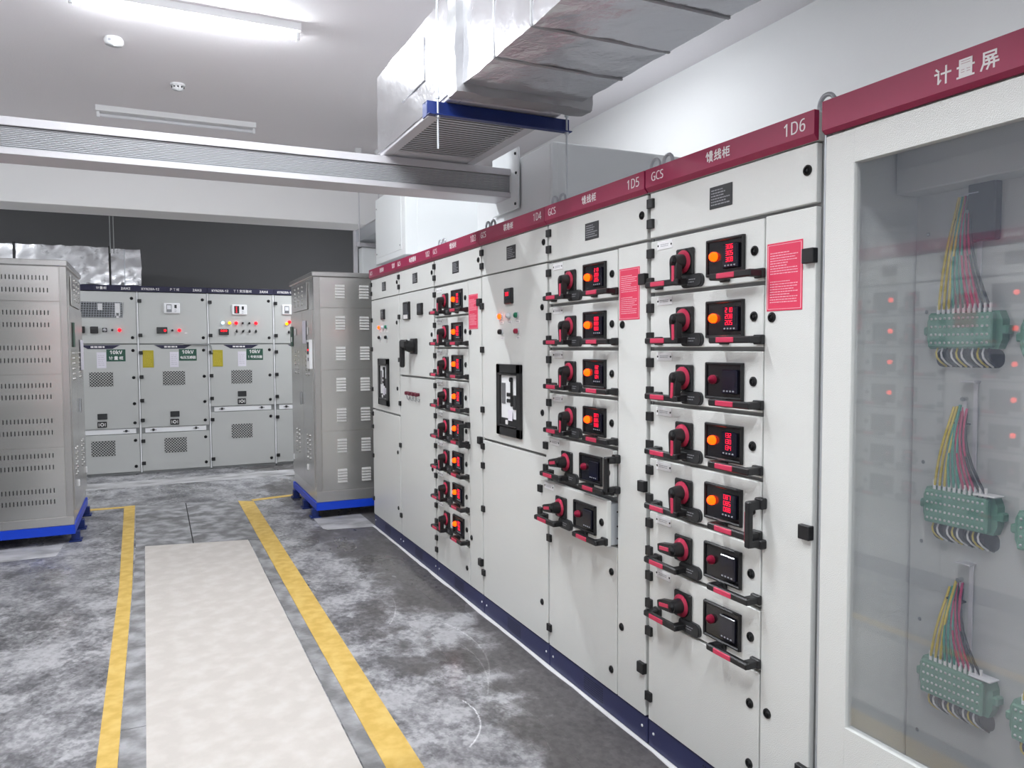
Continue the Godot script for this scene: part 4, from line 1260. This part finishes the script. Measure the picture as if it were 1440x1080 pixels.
# the row across the aisle: it stands outside the frame and shows only as a reflection in the glass
func make_left_row() -> void:
	for k in 7:
		var zl := 0.115 - 0.805 * k
		var u := []
		for i in 7:
			u.append([1.735 - 0.2025 * i, i < (4 if k == 4 else 5), i > 4, 0.0, 0.0, ["000"]])
		feeder("feeder_cabinet", zl, "%s feeder cabinet of the opposite row, outside the frame, counted from the camera" % ["first", "second", "third", "fourth", "fifth", "sixth", "seventh"][k], u, ["GCS", "馈线柜", ""], {"group": "feeder cabinets of the row across the aisle"}, true, PI / 2, -1.0)

func make_far_row() -> void:
	var z := -10.38
	var sets := [
		{"x": -1.77, "label": "grey high voltage cabinet behind the left steel enclosure", "kind": -1, "right": "2AH1"},
		{"x": -0.97, "label": "grey high voltage cabinet with a long meshed window, signed for metering", "kind": 0, "mid": "计量柜", "right": "2AH2", "sign": "计量柜"},
		{"x": -0.17, "label": "grey high voltage cabinet with white relay and one red lamp, second far cabinet", "kind": 1, "left": "KYN28A-12", "mid": "PT柜", "right": "2AH3", "sign": "电压互感器"},
		{"x": 0.63, "label": "grey high voltage cabinet with a row of coloured lamps, third in the far row", "kind": 2, "left": "KYN28A-12", "mid": "T1变压器柜", "right": "2AH4", "sign": "1号变压器"},
		{"x": 1.43, "label": "grey high voltage cabinet half hidden by the right steel enclosure", "kind": 3, "left": "KYN28A-12", "right": "2AH5"},
	]
	for s in sets:
		var o := thing("high_voltage_cabinet", s.label, "switchgear cabinet", Vector3(s.x, 0, z), 0.0, "high voltage cabinets of the far row")
		far_cabinet(o, s)
	# a grey flexible conduit clipped along the seam, its end dropping over the yellow notice
	var c := part(self, numbered("conduit"), MB.new().tube([Vector3(-0.29, 1.597, 0.014), Vector3(0.0, 1.592, 0.014), Vector3(0.025, 1.575, 0.03), Vector3(0.034, 1.53, 0.032), Vector3(0.038, 1.485, 0.03)], 0.009, 8).done(), M.frame_grey, Vector3(0.63, 0, z))
	tag(c, "thin grey conduit along the seam between the second and third far cabinets", "conduit")

func vent(door: Node, u0: float, u1: float, y0: float, y1: float) -> void:
	# expanded-metal vent: dark opening behind a lattice of strands
	var w := u1 - u0
	var h := y1 - y0
	var c := Vector3((u0 + u1) / 2, (y0 + y1) / 2, 0)
	part(door, "vent_opening", bx(Vector3(w, h, 0.002)), M.gap_dark, c)
	var m := cached("lattice%.3f_%.3f" % [w, h], func(b: MB) -> MB:
		var p := 0.033
		for dirn in [-1.0, 1.0]:
			var s := -w / 2 - h / 2 + p / 2
			while s < w / 2 + h / 2:
				# the line x = s + dirn*y, cut to the rectangle
				var ya := -h / 2
				var yb := h / 2
				var xa: float = s + dirn * ya
				var xb: float = s + dirn * yb
				var t0 := 0.0
				var t1 := 1.0
				var dx := xb - xa
				var ta := (-w / 2 - xa) / dx
				var tb := (w / 2 - xa) / dx
				t0 = maxf(t0, minf(ta, tb)); t1 = minf(t1, maxf(ta, tb))
				if t1 - t0 > 0.02:
					b.bar2(Vector2(xa + dx * t0, ya + (yb - ya) * t0), Vector2(xa + dx * t1, ya + (yb - ya) * t1), 0.0055, 0.001, 0.0035 if dirn > 0 else 0.003)
				s += p
		return b)
	var l := part(door, "vent_lattice", m, M.cabinet_grey, c)
	l.set_meta("kind", "stuff")

func far_cabinet(o: Node3D, s: Dictionary) -> void:
	var w := 0.80
	var k: int = s.kind
	block(o, "body", M.frame_grey, 0.004, w - 0.004, 0.0, 2.236, -1.5, -0.024, 0.003)
	# fascia with its lettering
	var st := block(o, "name_strip", M.dark_navy, 0.0, w, 2.238, 2.306, -0.05, 0.012, 0.003)
	_at(st, func() -> void:
		if s.has("left"):
			latin(st, "lettering", s.left, 0.028, M.print_white, Vector3(0.15, 2.270, 0.0065))
		if s.has("mid"):
			han(st, "lettering", s.mid, 0.034, M.print_white, Vector3(0.42, 2.272, 0.006))
		latin(st, "lettering", s.right, 0.03, M.print_white, Vector3(0.68, 2.270, 0.0065)), 0.006)
	var low := 0.80 if k >= 2 else 0.57
	var post := 0.022
	for e in [0.0, w - 0.008]:
		block(o, "edge_post", M.plastic_white, e, e + 0.008, 0.02, 2.236, -0.024, -0.002, 0.001)
	var up := sheet(o, "instrument_door", post - 0.012, w - 0.012, 1.602, 2.234, M.cabinet_grey)
	_at(up, func() -> void:
		for y in [2.153, 1.676]:
			lock(up, 0.74, y, 0.0, 0.019)
		for y in [2.125, 1.705]:
			hinge(up, 0.027, y, 0.0, true)
		far_instruments(up, k))
	var mid := sheet(o, "middle_door", post - 0.012, w - 0.012, low, 1.594, M.cabinet_grey)
	_at(mid, func() -> void:
		# dark tapered title tag under the upper edge
		if k >= 0:
			part(mid, "title_tag", MB.new().prism(PackedVector2Array([Vector2(-0.215, 0.023), Vector2(-0.13, -0.023), Vector2(0.13, -0.023), Vector2(0.215, 0.023)]), 0, 0.003).done(), M.dark_navy, Vector3(0.388, 1.564, 0))
			part(mid, "title_print", print_lines(0.2, 0.026, 1, 21, 0.7), M.print_white, Vector3(0.388, 1.564, 0.003))
		if s.has("sign"):
			var c := Vector3(0.555, 1.462, 0)
			part(mid, "green_sign", bx(Vector3(0.205, 0.146, 0.003), 0.001), M.green_sign, c)
			latin(mid, "sign_lettering", "10kV", 0.043, M.print_white, c + Vector3(0.0, 0.036, 0.002))
			var n: int = s.sign.length()
			han(mid, "sign_lettering", s.sign, 0.044 if n == 3 else 0.036, M.print_white, c + Vector3(0, -0.032, 0.0015), 1.25 if n == 3 else 1.02, 1.9)
			part(mid, "paper_sheet", bx(Vector3(0.10, 0.19, 0.0015)), M.paper, Vector3(0.398, 1.405, 0.001))
			part(mid, "paper_print", print_lines(0.07, 0.14, 6, 17, 0.12, 0.7), M.print_grey, Vector3(0.398, 1.405, 0.0018))
		if k in [1, 2]:
			part(mid, "yellow_notice", bx(Vector3(0.122, 0.212, 0.003), 0.001), M.yellow_sign, Vector3(0.105, 1.415, 0.001))
			part(mid, "notice_print", print_lines(0.095, 0.17, 10, 19, 0.22), M.wire_yellow, Vector3(0.105, 1.415, 0.0025))
		if k != 3:
			vent(mid, 0.262, 0.518, 1.088, 1.26)
		var py := 0.955 if k >= 2 else 0.725
		if k in [0, 1, 2]:
			part(mid, "position_plate", bx(Vector3(0.105, 0.07, 0.01), 0.003), M.dark_plate, Vector3(0.39, py, 0.004))
			part(mid, "key_plate", bx(Vector3(0.10, 0.072, 0.01), 0.003), M.black, Vector3(0.385, py - 0.097, 0.004))
			part(mid, "key_ring", MB.new().torus(Vector3.ZERO, Vector3(0, 0, 1), 0.017, 0.005, 0, TAU, 14).rect(-0.036, -0.03, -0.02, 0.02, 0, 0.004).rect(0.03, 0.036, -0.02, 0.02, 0, 0.004).done(), M.print_white, Vector3(0.385, py - 0.097, 0.01))
		for y in [1.52, 1.19, 0.87] + ([] if k >= 2 else [0.635]):
			lock(mid, 0.74, y, 0.0, 0.019)
		for y in [1.492, 1.196, 0.905] + ([] if k >= 2 else [0.662]):
			hinge(mid, 0.027, y, 0.0, true))
	block(o, "cross_rail", M.plastic_white, 0.05, w - 0.05, low - 0.065, low - 0.004, -0.024, -0.008, 0.003)
	for u in ([0.642] if k == 0 else [0.142, 0.63]):
		part(o, "rail_lock", MB.new().cyl(Vector3(u, low - 0.032, -0.01), Vector3(u, low - 0.032, 0.0), 0.017, 0.014, 12).rect(u - 0.035, u + 0.035, low - 0.036, low - 0.030, -0.01, -0.004).done(), M.dark_plate)
	var bot := sheet(o, "lower_door", post - 0.012, w - 0.012, 0.03, low - 0.07, M.cabinet_grey)
	_at(bot, func() -> void:
		if k != 3:
			if k == 2:
				vent(bot, 0.252, 0.508, 0.383, 0.565)
			else:
				vent(bot, 0.262, 0.518, 0.243, 0.43)
		for y in [low - 0.15, 0.099]:
			lock(bot, 0.74, y, 0.0, 0.019)
		for y in [low - 0.165, 0.13]:
			hinge(bot, 0.027, y, 0.0, true))

func far_lamp(door: Node, u: float, y: float, m: Material) -> void:
	pilot(door, "indicator_lamp", u, y, m, 0.019, 0.018)

func relay(door: Node, u: float, y: float, red: bool) -> void:
	# protection relay: white case, screen and key pad
	part(door, "relay_case", bx(Vector3(0.185, 0.13, 0.026), 0.007), M.plastic_white, Vector3(u, y, 0.006))
	part(door, "relay_screen", bx(Vector3(0.06, 0.095, 0.004), 0.001), M.dark_plate if red else M.label_steel, Vector3(u - 0.032, y, 0.02))
	if red:
		part(door, "relay_figures", seven(["8", "6", "0"], 0.018), M.led_digit, Vector3(u - 0.032, y, 0.0222))
	else:
		part(door, "relay_readout", bx(Vector3(0.045, 0.05, 0.002)), M.lens_white, Vector3(u - 0.032, y + 0.012, 0.022))
	part(door, "relay_keypad", bx(Vector3(0.026, 0.042, 0.004), 0.001), M.black, Vector3(u + 0.042, y + 0.022, 0.02))
	part(door, "relay_print", print_lines(0.026, 0.04, 3, 23, 0.3), M.print_grey, Vector3(u + 0.042, y - 0.03, 0.0192))

# stainless transformer enclosures on blue channel bases
func enclosure_base(o: Node3D, x0: float, x1: float, z0: float, z1: float, fx: Array) -> void:
	part(o, "base_channel", MB.new().rect(x0 - 0.006, x1 + 0.006, 0.078, 0.148, z1 - 0.06, z1 + 0.012, 0.003).done(), M.blue_steel)
	part(o, "base_channel", MB.new().rect(x0 - 0.006, x1 + 0.006, 0.078, 0.148, z0 - 0.012, z0 + 0.06, 0.003).done(), M.blue_steel)
	for x in [x0 - 0.006, x1 - 0.054]:
		part(o, "base_channel", MB.new().rect(x, x + 0.06, 0.08, 0.146, z0 + 0.06, z1 - 0.06, 0.003).done(), M.blue_steel)
	for x in fx:
		for z in [z1 - 0.10, lerpf(z0, z1, 0.56), z0 + 0.12]:
			part(o, "foot", MB.new().rect(x - 0.03, x + 0.03, 0.012, 0.08, z - 0.04, z + 0.04, 0.004).rect(x - 0.045, x + 0.045, 0.0, 0.014, z - 0.06, z + 0.06, 0.003).done(), M.blue_dark)

func wall_sheet(o: Node3D, x0: float, x1: float, y0: float, y1: float, z: float) -> MeshInstance3D:
	return block(o, "wall_sheet", M.stainless, x0 + 0.002, x1 - 0.002, y0 + 0.0025, y1 - 0.0025, z - 0.006, z, 0.0015)

func make_enclosures() -> void:
	var zf := -6.90
	var depth := 1.24
	# right enclosure: louvred sheets
	var r := thing("transformer_enclosure", "tall stainless steel transformer enclosure with louvred sheets, right of the aisle end", "enclosure", Vector3(1.295, 0, zf), 0.0, "steel transformer enclosures")
	var w := 1.55
	block(r, "shell", M.stainless, 0.006, w - 0.006, 0.15, 2.18, -depth + 0.006, -0.006, 0.004)
	block(r, "roof_cap", M.stainless_smooth, -0.012, w + 0.012, 2.178, 2.222, -depth - 0.012, 0.012, 0.006)
	block(r, "corner_post", M.stainless_smooth, 0.0, 0.052, 0.25, 2.178, -0.05, 0.003, 0.003)
	block(r, "plinth_sheet", M.stainless, 0.001, 0.60, 0.15, 0.246, -0.02, 0.002, 0.002)
	block(r, "plinth_sheet", M.stainless, 0.604, w, 0.15, 0.246, -0.02, 0.001, 0.002)
	var ys := [0.248, 0.790, 1.345, 1.902, 2.176]
	var lv := cached("louver", func(b: MB) -> MB:
		b.t = Transform3D(Basis(Vector3.UP, PI / 2), Vector3.ZERO)
		b.prism(PackedVector2Array([Vector2(0.0, 0.011), Vector2(0.0, -0.009), Vector2(-0.014, -0.009), Vector2(-0.014, -0.006), Vector2(-0.002, 0.011)]), -0.042, 0.042)
		return b)
	for i in 4:
		var s := wall_sheet(r, 0.054, w, ys[i], ys[i + 1], 0.0)
		var groups := [2.05] if i == 3 else [ys[i + 1] - 0.135, ys[i + 1] - 0.41]
		_at(s, func() -> void:
			for gy in groups:
				for gx in [0.235, 0.455, 0.675, 0.895, 1.115, 1.335]:
					if gx > 0.5 and gx > 0.6:
						continue
					for k in 5:
						part(s, "louver", lv, M.louver_steel, Vector3(gx, gy + 0.05 - k * 0.0255, 0.0)), 0.0)
	enclosure_base(r, 0.0, w, -depth, 0.0, [0.0, w - 0.05])
	enclosure_side(r, -1.0, depth)
	part(r, "paper_notice", bx(Vector3(0.002, 0.215, 0.17)), M.paper, Vector3(-0.014, 1.69, -0.42))
	part(r, "small_label", bx(Vector3(0.002, 0.07, 0.10)), M.print_white, Vector3(-0.012, 1.70, -0.93))
	part(r, "small_label", bx(Vector3(0.002, 0.07, 0.06)), M.print_white, Vector3(-0.012, 1.70, -0.25))
	var tc := part(r, "temperature_controller", bx(Vector3(0.03, 0.265, 0.15), 0.006), M.plastic_white, Vector3(-0.018, 1.485, -0.13))
	part(tc, "controller_screen", bx(Vector3(0.003, 0.11, 0.09), 0.001), M.black, Vector3(-0.0155, 0.055, 0.0))
	part(tc, "controller_lamp", MB.new().dome(Vector3.ZERO, Vector3.LEFT, 0.008, 0.006).done(), M.led_red, Vector3(-0.017, 0.04, 0.02))
	part(tc, "controller_keys", bx(Vector3(0.003, 0.03, 0.04), 0.001), M.dark_plate, Vector3(-0.0155, -0.045, 0.01))
	part(r, "green_sign", bx(Vector3(0.003, 0.2, 0.14), 0.0005), M.green_sign, Vector3(-0.013, 1.66, -1.14))
	part(r, "sign_panel", bx(Vector3(0.002, 0.05, 0.05), 0.0005), M.print_white, Vector3(-0.0155, 1.63, -1.13))
	# left enclosure: rows of slots
	var lx := 1.55
	var l := thing("transformer_enclosure", "tall stainless steel transformer enclosure with rows of slots, left of the aisle", "enclosure", Vector3(-0.605 - lx, 0, zf), 0.0, "steel transformer enclosures")
	block(l, "shell", M.stainless, 0.006, lx - 0.006, 0.15, 2.19, -depth + 0.006, -0.006, 0.004)
	block(l, "roof_cap", M.stainless_smooth, -0.012, lx + 0.008, 2.188, 2.236, -depth - 0.012, 0.010, 0.006)
	block(l, "corner_post", M.stainless_smooth, lx - 0.048, lx, 0.222, 2.188, -0.05, 0.003, 0.003)
	block(l, "plinth_sheet", M.stainless, 0.001, lx - 0.485, 0.15, 0.218, -0.02, 0.001, 0.002)
	block(l, "plinth_sheet", M.stainless, lx - 0.482, lx, 0.15, 0.218, -0.02, 0.002, 0.002)
	ys = [0.222, 0.775, 1.348, 1.914, 2.186]
	var rows := [[2.095, 2.0], [1.826, 1.732, 1.554, 1.457], [1.262, 1.173, 0.985, 0.893], [0.712, 0.62, 0.435, 0.348]]
	for i in 4:
		var s := wall_sheet(l, 0.002, lx - 0.050, ys[3 - i], ys[4 - i], 0.0)
		_at(s, func() -> void:
			for y in rows[i]:
				var q := part(s, "vent_slots", cached("slots%s" % i, func(b: MB) -> MB:
					for k in 44:
						b.rect(lx - 0.13 - k * 0.0247 - 0.0035, lx - 0.13 - k * 0.0247 + 0.0035, -0.0175, 0.0175, -0.001, 0.0005)
					return b), M.gap_dark, Vector3(0, y, 0))
				q.set_meta("kind", "stuff"), 0.0)
	enclosure_base(l, 0.0, lx, -depth, 0.0, [0.05, lx])
	enclosure_side(l, lx, depth)
	part(l, "paper_notice", bx(Vector3(0.002, 0.27, 0.30)), M.paper, Vector3(lx + 0.016, 1.49, -1.02))
	part(l, "green_sign", bx(Vector3(0.003, 0.2, 0.14), 0.0005), M.green_sign, Vector3(lx + 0.015, 1.66, -0.30))

func enclosure_side(o: Node3D, where: float, depth: float) -> void:
	# the door side that faces the aisle; where < 0: the side at x = 0 facing -x, else at x = where facing +x
	var x := 0.0 if where < 0.0 else where
	var d := -1.0 if where < 0.0 else 1.0
	var top := block(o, "hatch", M.stainless_smooth, x + d * 0.003 - 0.004, x + d * 0.003 + 0.004, 1.90, 2.15, -depth + 0.10, -0.30, 0.002)
	var lv := cached("sidevent", func(b: MB) -> MB: return b.dome(Vector3.ZERO, Vector3.RIGHT, 0.014, 0.008, 10))
	_at(top, func() -> void:
		for i in 3:
			for k in 5:
				part(top, "vent_blister", lv, M.stainless_smooth, Vector3(x + d * 0.007, 2.12 - k * 0.04, -depth + 0.30 + i * 0.2), Vector3(0, 0, 0 if d > 0 else PI)))
	var leafs := [[-depth + 0.04, -0.56], [-0.555, -0.05]]
	for q in leafs:
		var door := block(o, "door", M.stainless_smooth, x + d * 0.003 - 0.004, x + d * 0.003 + 0.004, 0.26, 1.885, q[0], q[1], 0.002)
		_at(door, func() -> void:
			for g in [1.40, 0.62]:
				for i in 2:
					for k in 6:
						part(door, "vent_blister", lv, M.stainless_smooth, Vector3(x + d * 0.007, g + 0.11 - k * 0.042, lerpf(q[0], q[1], 0.38 + 0.24 * i)), Vector3(0, 0, 0 if d > 0 else PI))
			if q[1] < -0.5:
				part(door, "door_handle", bx(Vector3(0.02, 0.12, 0.02), 0.005), M.chrome, Vector3(x + d * 0.02, 1.06, q[1] - 0.05))
			part(door, "cable_clip", bx(Vector3(0.014, 0.055, 0.03), 0.004), M.plastic_white, Vector3(x + d * 0.014, 0.43, q[0] + (0.1 if q[1] < -0.5 else 0.22))))

func far_instruments(up: MeshInstance3D, k: int) -> void:
	match k:
		0:
			part(up, "window_opening", bx(Vector3(0.45, 0.185, 0.002)), M.gap_dark, Vector3(0.41, 2.01, 0.0))
			var fr := MB.new()
			var p := 0.028
			for q in 17:
				fr.bar2(Vector2(-0.222 + q * p, -0.09), Vector2(-0.222 + q * p + 0.014, 0.09), 0.006, 0.002, 0.005)
			for q in 7:
				fr.bar2(Vector2(-0.223, -0.085 + q * p), Vector2(0.223, -0.085 + q * p), 0.006, 0.0025, 0.0055)
			part(up, "window_mesh", fr.done(), M.print_grey, Vector3(0.41, 2.01, 0.0)).set_meta("kind", "stuff")
			for q in [[0.40, 0.05, 0.08, 2.045], [0.585, 0.055, 0.15, 2.015], [0.585, 0.03, 0.06, 1.945]]:
				part(up, "window_label", bx(Vector3(q[1], q[2], 0.002), 0.0005), M.print_white, Vector3(q[0], q[3], 0.0065))
			part(up, "window_pane", bx(Vector3(0.45, 0.185, 0.0015)), M.clear_pane, Vector3(0.41, 2.01, 0.012))
			part(up, "display_unit", bx(Vector3(0.07, 0.08, 0.02), 0.004), M.black, Vector3(0.20, 1.77, 0.008))
			part(up, "display_lamp", MB.new().dome(Vector3(-0.015, 0.0, 0), Vector3(0, 0, 1), 0.016, 0.01).dome(Vector3(-0.04, -0.01, 0), Vector3(0, 0, 1), 0.016, 0.01).done(), M.led_red, Vector3(0.20, 1.775, 0.018))
			part(up, "blank_display", bx(Vector3(0.085, 0.082, 0.02), 0.004), M.black, Vector3(0.332, 1.768, 0.008))
			part(up, "switch_surround", bx(Vector3(0.052, 0.052, 0.012), 0.003), M.dark_plate, Vector3(0.442, 1.768, 0.004))
			pilot(up, "selector_switch", 0.442, 1.768, M.lens_white, 0.018, 0.02)
			pilot(up, "push_button", 0.522, 1.768, M.dark_plate, 0.012, 0.016)
			far_lamp(up, 0.601, 1.768, M.led_red)
		1:
			relay(up, 0.386, 2.04, false)
			part(up, "live_display", bx(Vector3(0.12, 0.078, 0.02), 0.004), M.dark_plate, Vector3(0.269, 1.768, 0.008))
			part(up, "display_lamp", MB.new().dome(Vector3.ZERO, Vector3(0, 0, 1), 0.014, 0.01).done(), M.led_red, Vector3(0.303, 1.765, 0.018))
			pilot(up, "push_button", 0.386, 1.768, M.dark_plate, 0.012, 0.016)
			far_lamp(up, 0.465, 1.768, M.led_red)
			part(up, "caption_tag", bx(Vector3(0.03, 0.012, 0.002)), M.print_white, Vector3(0.54, 1.735, 0.001))
		2:
			relay(up, 0.377, 2.035, true)
			var cols := ["led_white", "led_yellow", "led_red", "", "", "led_red"]
			for i in 6:
				var x := 0.175 + i * 0.0805
				if cols[i]:
					far_lamp(up, x, 1.865, M[cols[i]])
				else:
					pilot(up, "push_button", x, 1.865, M.dark_plate, 0.013, 0.016)
			part(up, "live_display", bx(Vector3(0.12, 0.075, 0.02), 0.004), M.dark_plate, Vector3(0.184, 1.75, 0.008))
			for i in 3:
				part(up, "display_lamp", MB.new().dome(Vector3.ZERO, Vector3(0, 0, 1), 0.011, 0.008).done(), M.led_red, Vector3(0.157 + i * 0.027, 1.765, 0.018))
			for i in 4:
				part(up, "selector_switch", MB.new().cyl(Vector3.ZERO, Vector3(0, 0, 0.014), 0.014, -1, 12).rect(-0.006, 0.006, -0.022, 0.022, 0.012, 0.026, 0.003).done(), M.black, Vector3(0.34 + i * 0.0785, 1.76, 0), Vector3(0, 0, -0.6 if i == 1 else 0.0))
		3:
			relay(up, 0.20, 2.045, false)
			far_lamp(up, 0.165, 1.86, M.led_yellow)
			far_lamp(up, 0.20, 1.885, M.led_red)
			part(up, "selector_switch", MB.new().cyl(Vector3.ZERO, Vector3(0, 0, 0.014), 0.014, -1, 12).rect(-0.006, 0.006, -0.022, 0.022, 0.012, 0.026, 0.003).done(), M.black, Vector3(0.19, 1.75, 0))
